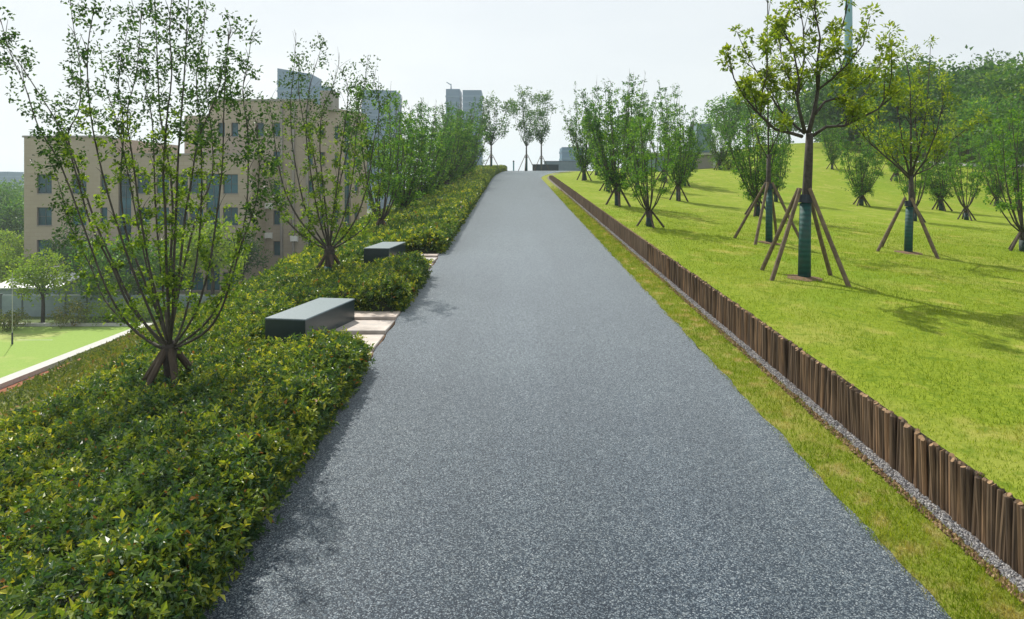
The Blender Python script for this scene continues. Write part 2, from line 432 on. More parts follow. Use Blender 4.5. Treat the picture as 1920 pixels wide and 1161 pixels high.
def pebbles(n, xr, dr, size, name, mat, wpow=1.6, sink=.3):
    d = dr[0]+(dr[1]-dr[0])*rng.random(n)**wpow; x = xr[0]+(xr[1]-xr[0])*rng.random(n)
    z = G(np.minimum(x, 3.36), d)+size*sink*rng.random(n); X = x+bend(d)
    base = np.array([[1,0,0],[0,1,0],[-1,0,0],[0,-1,0],[.1,.1,.75],[0,0,-.6]])
    f = np.array([[0,1,4],[1,2,4],[2,3,4],[3,0,4],[1,0,5],[2,1,5],[3,2,5],[0,3,5]])
    a = rng.random(n)*6.28; s_ = size*(.45+.8*rng.random(n))*(1+np.clip(d-6, 0, 30)*.03)
    J = base[None]*(.75+.5*rng.random((n, 6, 3)))
    xx = J[..., 0]*np.cos(a)[:, None]-J[..., 1]*np.sin(a)[:, None]; yy = J[..., 0]*np.sin(a)[:, None]+J[..., 1]*np.cos(a)[:, None]
    V = np.stack([xx, yy*(.8), J[..., 2]], 2)*s_[:, None, None]*.5+np.stack([X, d, z], 1)[:, None]
    mb = MB(); mb.add(V.reshape(-1, 3), (f[None]+6*np.arange(n)[:, None, None]).reshape(-1, 3), 0, np.repeat(rng.random(n), 6))
    return tag(mb.build(name, mat), kind='stuff')
tag(pebbles(15000, (3.225, 3.35), (4, 40), .022, 'gravel', M['stone']), 'grey crushed gravel along the foot of the log fence', 'gravel')
tag(pebbles(5200, (3.16, 3.225), (4, 45), .036, 'soil_clods', M['clod'], 1.7, .5), 'orange brown crumbly soil edge between verge grass and gravel', 'soil')

# ------------------------------------------------------------------ log fence
fence = empty('log_fence', (3.37, 4.0, float(P(4.0))))
tag(fence, 'long low fence of dark upright logs holding back the lawn', 'fence')
FO = Vector(fence.location)
def log_mesh(seed):
    r = random.Random(seed); mb = MB(); rad = .024*(.88+.26*r.random()); z0, z1 = -.3, .46
    pts = []; rr = []
    ox, oy = r.uniform(-.006, .006), r.uniform(-.006, .006)
    for i, z in enumerate((z0, 0.0, z1*.55, z1-.006, z1)):
        pts.append((ox*i, oy*i, z)); rr.append(rad*(1+r.uniform(-.06, .06)) if i < 4 else rad*.86)
    mb.tube(pts, rr, 8, 0, True, .5, capmi=1)
    o = mb.build('log', [M['log'], M['log_end']], smooth=False)
    me = o.data; bpy.data.objects.remove(o); return me
logs = [log_mesh(s) for s in range(10)]
d = 4.15; cnt = 0; far = MB()
sect = 0; sh = 0
while d < 66.5:
    if sect <= 0: sect = R.randint(9, 26); sh = R.uniform(-.006, .006)
    sect -= 1
    x = 3.375+R.uniform(-.012, .012); hh = 1-.93*float(sstep(d, 55, 69))+(sh+R.uniform(-.004, .004))/.46
    X = x+float(bend(d)); z = float(P(d))
    if cnt < 300:
        o = bpy.data.objects.new('log', logs[R.randrange(10)]); COL.objects.link(o); o.parent = fence
        o.location = Vector((X, d, z))-FO; o.rotation_euler = (R.uniform(-.035, .045), R.uniform(-.02, .03), R.uniform(0, 6.28)); o.scale = (1, 1, hh)
    else:
        tl = R.uniform(-.02, .02)
        far.tube([(X-FO.x, d-FO.y, z-.25-FO.z), (X-FO.x, d+tl-FO.y, z+.46*hh-FO.z)], R.uniform(.025, .031), 6, 0, True, .5, capmi=1)
    cnt += 1
    d += R.uniform(.040, .046)
o = far.build('log_row', [M['log'], M['log_end']], fence); tag(o, kind='stuff')

# ------------------------------------------------------------------ benches and paving
pav = MB(); 
def slab_mesh(w, l, seed):
    r = random.Random(seed); mb = MB(); e = .008
    j = lambda: r.uniform(-.004, .004)
    b_ = [(-w/2, -l/2), (w/2, -l/2), (w/2, l/2), (-w/2, l/2)]
    V = [(x, y, -.12) for x, y in b_]+[(x, y, -e) for x, y in b_]+[(x*(1-2*e/w), y*(1-2*e/l), 0+j()) for x, y in b_]
    Fq = [(0,1,5,4),(1,2,6,5),(2,3,7,6),(3,0,4,7),(4,5,9,8),(5,6,10,9),(6,7,11,10),(7,4,8,11),(8,9,10,11)]
    mb.add(V, Fq); return mb
m, t, b, o = newmat('mottled_pink_grey_stone')
oc = objc(t); oi = t.nodes.new('ShaderNodeObjectInfo')
c = ramp(t, noise(t, oc, 3.5, 5), [(.3, (.33, .33, .32)), (.52, (.44, .40, .36)), (.7, (.52, .50, .46))])
c = mix(t, 1.0, c, ramp(t, oi.outputs['Random'], [(0, (.85, .88, .92)), (1, (1.08, .98, .92))]), 'MULTIPLY')
c = mix(t, ramp(t, noise(t, oc, 1.3, 5), [(.55, (0, 0, 0)), (.68, (.8, .8, .8))]), c, (.22, .19, .17))
t.links.new(c, b.inputs['Base Color']); b.inputs['Roughness'].default_value = .7; bump(t, b, noise(t, oc, 40, 4), .3, .005)
M['paver'] = m
def paving(d0, d1, x0, x1, name='paving'):
    zc = float(P((d0+d1)/2))
    base = MB(); cx, cy = (x0+x1)/2, (d0+d1)/2
    V = []
    for (x, y) in ((x0, d0), (x1, d0), (x1, d1), (x0, d1)): V.append((x-cx, y-cy, float(P(y))-zc-.10))
    for (x, y) in ((x0, d0), (x1, d0), (x1, d1), (x0, d1)): V.append((x-cx, y-cy, float(P(y))-zc+.006))
    base.add(V, [(0,3,2,1),(4,5,6,7),(0,1,5,4),(1,2,6,5),(2,3,7,6),(3,0,4,7)])
    root = base.build(name, M['soil']); root.location = (cx, cy, zc); tag(root, kind='structure')
    d = d0; i = 0
    while d < d1-.3:
        l = .86
        s_ = slab_mesh(x1-x0-.03, l-.035, i).build('paving_slab', M['paver'], root)
        s_.location = (R.uniform(-.01, .01), d+l/2-cy, float(P(d+l/2))-zc+.035+R.uniform(-.004, .006)); s_.rotation_euler = (0, 0, R.uniform(-.012, .012))
        d += l; i += 1
paving(8.55, 11.6, -2.72, -1.895)
paving(14.9, 18.0, -2.72, -1.895)

def make_bench(L, w, loc, rz, h=.45):
    root = empty('bench', loc, rz)
    mb = MB()   # body with small recessed plinth
    mb.box(-w/2, w/2, 0, L, .05, h-.022)
    mb.box(-w/2+.03, w/2-.03, .03, L-.03, -.2, .05)
    mb.build('body', M['bench'], root)
    tp = MB(); e = .006
    x0, x1, y0, y1 = -w/2-.004, w/2+.004, -.004, L+.004
    V = [(x0,y0,h-.02),(x1,y0,h-.02),(x1,y1,h-.02),(x0,y1,h-.02),(x0,y0,h-e),(x1,y0,h-e),(x1,y1,h-e),(x0,y1,h-e),(x0+e,y0+e,h),(x1-e,y0+e,h),(x1-e,y1-e,h),(x0+e,y1-e,h)]
    tp.add(V, [(0,3,2,1),(0,1,5,4),(1,2,6,5),(2,3,7,6),(3,0,4,7),(4,5,9,8),(5,6,10,9),(6,7,11,10),(7,4,8,11),(8,9,10,11)])
    tp.build('seat', M['bench_top'], root)
    return root
b1 = make_bench(1.72, .60, (-3.15, 9.48, .51), math.radians(-9.6))
tag(b1, 'dark teal box bench with pale top standing beside the nearest stepping slabs', 'bench', 'box benches beside the path')
b2 = make_bench(1.75, .60, (-3.20, 16.1, .866), math.radians(-4))
tag(b2, 'smaller looking farther dark bench half sunk in the shrubs past the second tree', 'bench', 'box benches beside the path')

# ------------------------------------------------------------------ shrub beds
def in_bed(x, d):
    ok = (x > -np.minimum(5.0+.075*d, 6.55)) & (x < -1.86)
    r1 = (x > -3.52) & (d > 8.75) & (d < 11.65)
    r2 = (x > -3.56) & (d > 15.0) & (d < 18.05)
    return ok & ~r1 & ~r2
def edge_dist(x, d):
    e = np.minimum(-1.80-x, x+.25+np.minimum(5.0+.075*d, 6.55))
    def rd(xa, da, db):
        dx = np.clip(xa-x, 0, None); dy = np.maximum(np.maximum(da-d, d-db), 0)
        return np.hypot(dx, dy)
    e = np.minimum(e, rd(-3.52, 8.75, 11.65)); e = np.minimum(e, rd(-3.56, 15.0, 18.05))
    return np.clip(e, 0, None)
def hedge_h(x, d):
    e = np.clip(edge_dist(x, d)/.24, 0, 1)
    h0 = .47+.10*sstep(d, 18, 30)
    h = h0*np.sqrt(np.clip(1-(1-e)**2, 0, 1))
    h = h*(1+.17*nz(x, d, 2.1, 1)+.10*nz(x, d, 5.2, 2))
    return np.clip(h, .03, None)
def shrub_bed(d0, d1, dens, nleaf, L, label):
    mb = MB()
    # dark sheet under the leaves, shade among the twigs put into its colour
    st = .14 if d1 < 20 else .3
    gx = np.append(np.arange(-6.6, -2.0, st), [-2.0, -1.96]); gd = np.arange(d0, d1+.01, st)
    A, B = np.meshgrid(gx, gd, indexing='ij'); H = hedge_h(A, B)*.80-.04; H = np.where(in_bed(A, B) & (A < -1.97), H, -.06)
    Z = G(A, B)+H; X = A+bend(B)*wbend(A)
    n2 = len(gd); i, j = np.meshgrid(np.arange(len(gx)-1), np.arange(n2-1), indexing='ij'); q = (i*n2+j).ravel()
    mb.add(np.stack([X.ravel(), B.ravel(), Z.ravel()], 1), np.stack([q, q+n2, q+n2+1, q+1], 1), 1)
    n = int((d1-d0)*4.7*dens)
    x = -6.55+4.7*rng.random(n); d = d0+(d1-d0)*rng.random(n)**(1.25 if d1 > 30 else 1.0)
    # extra sprigs on the steep face along the path
    n2 = int((d1-d0)*dens*.9); xe = -1.86-.40*rng.random(n2)**1.5; de = d0+(d1-d0)*rng.random(n2)**(1.25 if d1 > 30 else 1.0)
    x = np.r_[x, xe]; d = np.r_[d, de]
    k = in_bed(x, d); x = x[k]; d = d[k]; n = len(x)
    h = hedge_h(x, d); e = .04
    gxn = -(hedge_h(x+e, d)-hedge_h(x-e, d))/(2*e); gyn = -(hedge_h(x, d+e)-hedge_h(x, d-e))/(2*e)
    nrm = np.stack([np.clip(gxn, -2.5, 2.5), np.clip(gyn, -2.5, 2.5), np.ones(n)], 1); nrm /= np.linalg.norm(nrm, axis=1, keepdims=True)
    # upright faces towards the path and the bench recesses
    m1 = int((d1-d0)*dens*.55); fx = -1.86+.02*rng.normal(size=m1); fd = d0+(d1-d0)*rng.random(m1)**(1.25 if d1 > 30 else 1.0); fn = np.tile([1., 0, .25], (m1, 1))
    fl = [(fx, fd, fn)]
    for yy, sgn in ((8.75, 1), (11.65, -1), (15.0, 1), (18.05, -1)):
        if d0 < yy < d1:
            q = int(dens*1.1); fl.append((-3.5+1.62*rng.random(q), yy-sgn*.03+.02*rng.normal(size=q), np.tile([0, float(sgn), .25], (q, 1))))
    for x0, da, db in ((-3.54, 8.75, 11.65), (-3.58, 15.0, 18.05)):
        if d0 < (da+db)/2 < d1 or d0 < da < d1:
            q = int(dens*1.2); fl.append((x0+.02*rng.normal(size=q), da+(db-da)*rng.random(q), np.tile([1., 0, .25], (q, 1))))
    sx = np.concatenate([f[0] for f in fl]); sd_ = np.concatenate([f[1] for f in fl]); sn = np.concatenate([f[2] for f in fl])
    kk = (sd_ > d0) & (sd_ < d1) & ~((sn[:, 0] > .5) & (sx > -2.2) & ((np.abs(sd_-10.2) < 1.45) | (np.abs(sd_-16.52) < 1.5)))
    sx = sx[kk]; sd_ = sd_[kk]; sn = sn[kk]
    hs = .02+.34*rng.random(len(sx)); x = np.r_[x, sx]; d = np.r_[d, sd_]; h = np.r_[h, hs]; nrm = np.r_[nrm, sn/np.linalg.norm(sn, axis=1, keepdims=True)]; n = len(x)
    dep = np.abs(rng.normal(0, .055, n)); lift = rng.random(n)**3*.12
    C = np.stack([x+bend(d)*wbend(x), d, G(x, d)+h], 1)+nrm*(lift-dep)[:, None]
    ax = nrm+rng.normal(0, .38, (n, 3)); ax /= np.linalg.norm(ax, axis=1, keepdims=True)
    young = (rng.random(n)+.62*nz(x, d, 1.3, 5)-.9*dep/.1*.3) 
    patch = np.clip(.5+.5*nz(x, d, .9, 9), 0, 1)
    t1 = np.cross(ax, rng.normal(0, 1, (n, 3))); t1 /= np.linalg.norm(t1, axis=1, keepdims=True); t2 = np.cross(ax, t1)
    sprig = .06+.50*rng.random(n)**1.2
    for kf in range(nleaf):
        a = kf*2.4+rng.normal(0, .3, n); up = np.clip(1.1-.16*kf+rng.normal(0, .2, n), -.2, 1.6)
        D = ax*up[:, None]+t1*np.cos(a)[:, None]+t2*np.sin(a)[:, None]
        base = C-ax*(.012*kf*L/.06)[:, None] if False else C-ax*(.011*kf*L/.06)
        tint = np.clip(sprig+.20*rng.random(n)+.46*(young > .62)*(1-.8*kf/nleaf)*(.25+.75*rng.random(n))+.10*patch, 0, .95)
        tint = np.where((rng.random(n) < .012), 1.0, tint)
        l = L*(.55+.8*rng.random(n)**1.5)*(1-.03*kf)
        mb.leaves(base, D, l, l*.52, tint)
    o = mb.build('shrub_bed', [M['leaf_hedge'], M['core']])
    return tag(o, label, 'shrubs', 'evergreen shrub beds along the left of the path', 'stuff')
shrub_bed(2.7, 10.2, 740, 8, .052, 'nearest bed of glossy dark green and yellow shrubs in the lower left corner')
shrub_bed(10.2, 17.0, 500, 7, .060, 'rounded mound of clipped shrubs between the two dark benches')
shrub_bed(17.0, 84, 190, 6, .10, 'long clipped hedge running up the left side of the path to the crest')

# bank below the beds
mb = MB(); n = 52000
x = -6.4-24*rng.random(n)**1.2; d = 4+54*rng.random(n); k = d < -x/.30; x = x[k]; d = d[k]; k = (d > -x/.95) & ((x > -21.5) | (d > 45)); x = x[k]; d = d[k]
n = len(x); hh = .10+.16*np.clip(.5+nz(x, d, 1.1, 4), 0, 1)
C = np.stack([x, d, G(x, d)+hh*rng.random(n)], 1); D = rng.normal(0, 1, (n, 3)); D[:, 2] = np.abs(D[:, 2])+.4
mb.leaves(C, D, .13*(.6+.8*rng.random(n))*(1+np.clip(d-15, 0, 40)*.02), .06*(1+np.clip(d-15, 0, 40)*.02), np.clip(.45+.3*nz(x, d, .5, 8)+.18*rng.normal(size=n), 0, 1))
tag(mb.build('ground_cover', M['leaf_slope']), 'yellow green and rusty ground cover on the bank falling to the sports field', 'ground cover', None, 'stuff')

# ------------------------------------------------------------------ tree kit
def stake_set(root, n, r0, htop, rad, mat, rot=0.0, rtop=.07, gz=None):
    for k in range(n):
        a = rot+2*math.pi*k/n+R.uniform(-.12, .12); mb = MB()
        bx, by = math.cos(a)*r0, math.sin(a)*r0
        bz = -.06 if gz is None else gz(bx, by)-.06
        tx, ty = math.cos(a)*rtop, math.sin(a)*rtop
        e = 1.05
        mb.tube([(bx, by, bz), ((bx+tx)/2+R.uniform(-.01, .01), (by+ty)/2, (bz+htop)/2), (tx+(tx-bx)*.05, ty+(ty-by)*.05, htop*e)], [rad*1.08, rad, rad*.93], 8)
        mb.build('stake', mat, root, smooth=False)

def gzfun(loc):
    return lambda bx, by: float(G(loc[0]+bx, loc[1]+by))-loc[2]

def leaf_line(mb, path, t0, t1, n, spread, L, mi=0, tlo=.3, thi=.8, updir=.3, clump=None):
    """leaves scattered on short twigs along a polyline"""
    P_ = np.array([tuple(p) for p in path]); seg = np.linalg.norm(np.diff(P_, axis=0), axis=1); cum = np.r_[0, np.cumsum(seg)]
    t = t0+(t1-t0)*rng.random(n)
    if clump:
        c = t0+(t1-t0)*rng.random(clump); t = np.clip(c[rng.integers(0, clump, n)]+rng.normal(0, .018, n), t0, t1)
    s_ = t*cum[-1]
    C = np.stack([np.interp(s_, cum, P_[:, i]) for i in range(3)], 1)
    if clump:
        off = rng.normal(0, spread, (clump, 3)); idx = rng.integers(0, clump, n)
        C = np.stack([np.interp(c[idx]*cum[-1], cum, P_[:, i]) for i in range(3)], 1)+off[idx]+rng.normal(0, spread*.42, (n, 3))
    else:
        C = C+rng.normal(0, spread, (n, 3))*(.5+rng.random((n, 1)))
    D = rng.normal(0, 1, (n, 3)); D[:, 2] += updir
    mb.leaves(C, D, L*(.6+.7*rng.random(n)), L*.62*(.7+.5*rng.random(n)), tlo+(thi-tlo)*rng.random(n), mi)
    return C

def twig(br, path, n, ln, rad, sides=3):
    for _ in range(n):
        i = R.randint(1, len(path)-1); f = R.random(); p = Vector(path[i-1]).lerp(Vector(path[i]), f)
        dr = (Vector(path[i])-Vector(path[i-1])).normalized()+Vector((R.uniform(-.8, .8), R.uniform(-.8, .8), R.uniform(-.1, .5)))
        q = p+dr.normalized()*ln*R.uniform(.4, 1)
        br.tube([p, p.lerp(q, .5)+Vector((0, 0, .02)), q], [rad, rad*.8, rad*.4], sides, cap=False)

# --- hand-traced many-stemmed trees (left foreground, second) ----------------------
def traced_multistem(loc, d, stems, label, leafL, nl, rad0, group, stump_top, legs, leg_r, leg_h, seed, spread=.10, basew=.075, lowfrac=.4):
    R.seed(seed)
    loc = Vector(loc); root = empty('many_stemmed_tree', loc); tag(root, label, 'tree', group)
    mb = MB(); st = Vector(stump_top)-loc
    mb.tube([(0, 0, -.1), (0, 0, st.z*.35), (st.x*.7, 0, st.z*.7), (st.x, 0, st.z), (st.x, 0, st.z+.10)], [basew*1.5, basew*1.2, basew*1.1, basew*1.5, basew*.9], 10)
    mb.build('trunk', M['bark_dark'], root, smooth=True)
    wr = MB(); wr.tube([(0, 0, -.05), (0, 0, st.z*.62)], [basew*1.6, basew*1.35], 12); wr.build('tree_wrap', M['wrap'], root, smooth=True)
    cr = MB()
    for si, (pts, depth) in enumerate(stems):
        path = []
        n = len(pts)
        for i, (px, py) in enumerate(pts):
            f = i/(n-1); dd_ = d+depth*(f**.8); p = at(px, py, dd_)-loc
            path.append(p)
        path[0] = st+Vector((path[0]-st).normalized())*.02 if (path[0]-st).length > .001 else st
        # smooth by subdividing
        sm = []
        for i in range(n-1):
            p0 = path[max(i-1, 0)]; p1 = path[i]; p2 = path[i+1]; p3 = path[min(i+2, n-1)]
            for k in range(3):
                u = k/3; sm.append(.5*((2*p1)+(p2-p0)*u+(2*p0-5*p1+4*p2-p3)*u*u+(3*p1-p0-3*p2+p3)*u**3))
        sm.append(path[-1])
        r0 = rad0*R.uniform(.8, 1.15)
        s_ = MB(); s_.tube(sm, [max(r0*(1-.85*i/(len(sm)-1)), .0035) for i in range(len(sm))], 6)
        twig(s_, sm[len(sm)//3:], 16, .24*d/7.9, .0045)
        s_.build('stem', M['bark'], root, smooth=True)
        leaf_line(cr, sm, .60, 1.0, int(nl*.62), spread*1.25, leafL, tlo=.0, thi=.42, clump=30)  # backlit silhouette against the sky put into darker tints of the upper leaves
        leaf_line(cr, sm, .12, .66, int(nl*lowfrac), spread*.85, leafL, tlo=.35, thi=1.0, clump=22)
    cr.build('crown', M['leaf_left'], root)
    stake_set(root, legs, leg_r, leg_h, .042, M['stake_dark'], .5, .08)
    return root
T1 = [
 ([(316,655),(291,648),(242,610),(200,542),(163,443),(114,310),(72,238),(48,165),(18,95),(2,40)], -.5),
 ([(316,655),(303,640),(242,572),(212,504),(170,420),(141,320),(117,248),(62,158),(30,110),(5,75)], .3),
 ([(318,655),(290,630),(250,575),(215,500),(180,420),(150,330),(127,255),(148,207),(151,131),(138,52),(129,-20)], .9),
 ([(318,655),(299,625),(273,565),(246,500),(213,400),(186,300),(169,207),(164,96),(179,0),(182,-60)], -.9),
 ([(318,655),(308,620),(290,560),(262,440),(241,330),(217,220),(198,165),(190,100)], 1.1),
 ([(318,655),(305,600),(280,500),(262,396),(248,293),(238,213),(255,141),(264,40),(270,-60)], -.3),
 ([(318,655),(315,600),(318,520),(324,396),(317,310),(300,213),(296,131),(290,0),(286,-70)], .4),
 ([(318,655),(312,600),(305,540),(292,396),(286,234),(270,150),(262,90)], 1.4),
 ([(318,655),(322,600),(335,520),(348,400),(358,344),(372,262),(403,186),(420,120),(432,60)], .6),
 ([(320,655),(365,590),(392,500),(407,400),(417,310),(420,193),(424,120),(432,50)], -.6),
 ([(322,655),(380,612),(415,560),(440,480),(462,396),(465,255),(455,172),(466,110),(472,60)], .2),
 ([(318,655),(325,580),(325,520),(330,400),(335,280),(345,150),(350,60),(356,-40)], -1.0),
 ([(320,655),(345,600),(370,480),(378,360),(376,250),(368,150),(378,80),(388,10)], 1.0),
 ([(318,655),(300,600),(268,520),(235,430),(226,340),(232,240),(222,160),(232,90),(250,10)], 1.5),
 ([(318,655),(325,600),(345,500),(370,400),(398,330),(396,240),(386,160),(392,90)], 1.6),
 ([(322,658),(378,628),(410,590),(432,530),(452,460),(480,380),(486,300),(480,230)], -.9),
 ([(318,655),(316,590),(312,500),(310,400),(306,330),(312,230),(322,140),(318,50),(325,-30)], -1.3),
 ([(316,655),(282,640),(230,600),(195,560),(170,500),(130,420),(112,350),(90,290)], 1.2),
]
d1_ = 7.9
tb = at(318, 655, d1_)
t1 = traced_multistem((tb.x, d1_, float(G(tb.x, d1_))), d1_, T1, 'nearest tree on the left, long thin stems fanning from a low stump', .050, 800, .018,
                 'many stemmed trees in the shrub beds', tb, 5, .62, .80, 21, .075, .06, .55)
T2 = [
 ([(618,470),(590,445),(560,410),(535,360),(520,300),(512,240),(505,190)], -.6),
 ([(618,470),(596,440),(575,400),(560,340),(548,270),(545,190),(552,120),(555,62)], .4),
 ([(618,470),(604,430),(592,380),(582,320),(574,250),(578,180),(590,130),(604,85)], -.2),
 ([(618,470),(614,420),(606,350),(600,280),(604,210),(625,160),(636,118)], .8),
 ([(618,470),(622,420),(632,350),(640,280),(650,210),(652,160),(640,130)], -.8),
 ([(618,470),(636,430),(652,380),(664,310),(668,240),(682,170),(690,104)], .2),
 ([(618,470),(648,440),(672,400),(690,340),(700,270),(712,200),(700,150)], -.4),
 ([(618,470),(652,450),(690,420),(708,370),(718,310),(722,260)], .9),
 ([(618,470),(582,452),(548,425),(520,385),(505,340),(500,300)], .7),
 ([(618,470),(610,430),(600,370),(590,300),(570,230),(560,170),(560,110)], 1.3),
 ([(618,470),(626,410),(640,330),(660,250),(672,190),(680,140)], 1.4),
]
d2_ = 15.0; tb2 = at(618, 470, d2_)
t2 = traced_multistem((tb2.x, d2_, float(G(tb2.x, d2_))), d2_, T2, 'second tree on the left, standing in the shrub mound between the two benches', .07, 560, .024,
                 'many stemmed trees in the shrub beds', tb2, 4, .62, .82, 22, .11, .08, .8)

# --- generated many-stemmed tree ---------------------------------------------------
def multistem(seed, n, H, spread, L, nl, leaf='leaf_mid', legs=4, sparse=False, wrap=True, leg_r=.55, leg_h=.75):
    global rng
    R.seed(seed); rng = np.random.default_rng(seed)
    root = empty('many_stemmed_tree', (0, 0, 0)); st = .62
    tr = MB(); tr.tube([(0, 0, -.25), (0, 0, .3), (0, 0, st), (0, 0, st+.12)], [.12, .10, .14, .08], 8); tr.build('trunk', M['bark_dark'], root, smooth=True)
    if wrap:
        w = MB(); w.tube([(0, 0, -.2), (0, 0, st*.7)], [.135, .125], 10); w.build('tree_wrap', M['wrap_dark'], root, smooth=True)
    br = MB(); cr = MB()
    for k in range(n):
        a = 2.4*k+R.uniform(-.4, .4); rr = spread*(.25+.75*math.sqrt((k+.5)/n))*R.uniform(.8, 1.1); hk = H*R.uniform(.55, 1.0)*(1-.12*rr/spread)
        pts = []; wx, wy = R.uniform(-.1, .1), R.uniform(-.1, .1)
        m_ = 8
        for i in range(m_+1):
            t = i/m_; f = t**.70*(1-.10*t)
            pts.append(Vector((math.cos(a)*rr*f+wx*math.sin(t*5), math.sin(a)*rr*f+wy*math.sin(t*4), st+(hk-st)*t)))
        br.tube(pts, [.028*(1-.86*i/m_) for i in range(m_+1)], 5)
        twig(br, pts[2:], 10, .42, .006)
        if sparse:
            leaf_line(cr, pts, .25, 1, nl//n, .15, L, tlo=.3, thi=.9, clump=10)
        else:
            leaf_line(cr, pts, .06, .80, int(nl/n*.76), .17, L, tlo=.15, thi=1.0, clump=16)
            leaf_line(cr, pts, .62, 1.0, int(nl/n*.24), .10, L, tlo=.0, thi=.6, clump=10)
    br.build('branches', M['bark'], root, smooth=True); cr.build('crown', M[leaf], root)
    stake_set(root, legs, leg_r, leg_h, .042, M['stake_dark'], R.uniform(0, 1), .09)
    return root

def put(root, px, d, rz=0, sc=1.0, label=None, group=None, cat='tree', x=None, dz=0):
    p = ground_at(px, d); root.location = (p.x, p.y, p.z+dz); root.rotation_euler = (0, 0, rz); root.scale = (sc, sc, sc)
    tag(root, label, cat, group); return root

protos = [multistem(31, 19, 6.3, 1.65, .11, 7000), multistem(32, 17, 6.8, 1.6, .105, 6500), multistem(33, 20, 6.0, 1.95, .11, 7500), multistem(34, 14, 6.2, 1.5,   .10, 4000, sparse=True)]
used = [False]*4
def place_multi(k, px, d, rz, sc, label, group):
    o = protos[k] if not used[k] else copy_tree(protos[k]); used[k] = True
    put(o, px, d, rz, sc, label, group)
    o.scale = (sc*R.uniform(.88, 1.22), sc*R.uniform(.88, 1.22), sc*R.uniform(.90, 1.08)); o.rotation_euler.x = R.uniform(-.04, .04); o.rotation_euler.y = R.uniform(-.04, .04)
    return o
gl = 'many stemmed trees in the shrub beds'
place_multi(3, 715, 24.3, .3, .98, 'third tree on the left, its dark stump just above the farther bench', gl)
left_row = [(757, 30.5, 0, 1.0, 'fourth tree on the left, dense green, first behind the one above the farther bench'),
 (790, 37, 2, 1.02, 'fifth tree on the left in the row climbing beside the hedge'),
 (817, 43, 1, 1.0, 'sixth tree on the left, where the hedge row begins to merge'),
 (838, 49, 2, 1.2, 'bushy tree of the hedge row in front of the two part blue tower'),
 (852, 55, 0, 1.28, 'bushy tree of the hedge row just right of the two part blue tower front'),
 (866, 61, 2, 1.32, 'second last bushy tree of the hedge row near the crest'),
 (880, 67, 1, 1.3, 'last bushy tree of the hedge row, beside the open sky at the crest')]
for i, (px, d, k, sc, lab) in enumerate(left_row): place_multi(k, px, d, i*1.3+.4, sc, lab, gl)
gr = 'many stemmed trees on the lawn'
right_row = [(1095, 50, 0, 1.15, 'dark bushy tree at the left end of the lawn clump nearest the path bend'),
 (1158, 28, 2, .93, 'dense tree close to the log fence with a dark stump and spread props'),
 (1218, 20.5, 3, .66, 'small sparse tree with bare lower stems, nearest the log fence in the clump'),
 (1272, 33.5, 1, .95, 'bushy tree right of the sparse little one, casting shade on the lawn'),
 (1140, 38, 1, .95, 'bushy tree behind the dense one near the fence'),
 (1195, 44, 2, 1.0, 'bushy tree in the middle back of the lawn clump'),
 (1185, 55, 3, 1.25, 'tall wispy tree rising behind the lawn clump with thin bare tops'),
 (1245, 50, 3, 1.15, 'wispy topped tree at the back of the clump before the grey pavilion'),
 (1283, 47, 0, .85, 'bushy tree just in front of the grey glass pavilion'),
 (1350, 62, 2, .95, 'dark bushy tree behind the right end of the pavilion'),
 (1118, 60, 2, 1.0, 'far bushy tree at the left back of the lawn clump'),
 (1420, 27, 1, .86, 'bushy tree behind the slim teal wrapped tree'),
 (1455, 38, 0, .9, 'bushy tree farther up behind the slim teal wrapped tree'),
 (1615, 40, 2, .86, 'bushy tree alone in the middle of the lawn between the two propped tall trees'),
 (1715, 30, 3, .8, 'sparse tree hidden behind the right propped tree'),
 (1765, 40, 0, .92, 'bushy tree on the far lawn right of the right propped tree'),
 (1812, 33.5, 3, .80, 'low sparse tree with star shaped bare stems near the wooded hill'),
 (1920, 20.3, 3, .80, 'many stemmed tree cut by the right edge of the photo'),
 (1870, 44, 2, .9, 'bushy tree in front of the white edged road on the right'),
 (1680, 52, 1, .9, 'bushy tree on the far lawn left of the wooded hill'),
 (1560, 58, 0, .8, 'bushy tree near the lawn crest below the tall mast')]
for i, (px, d, k, sc, lab) in enumerate(right_row): place_multi(k, px, d, i*1.9+.2, sc, lab, gr)

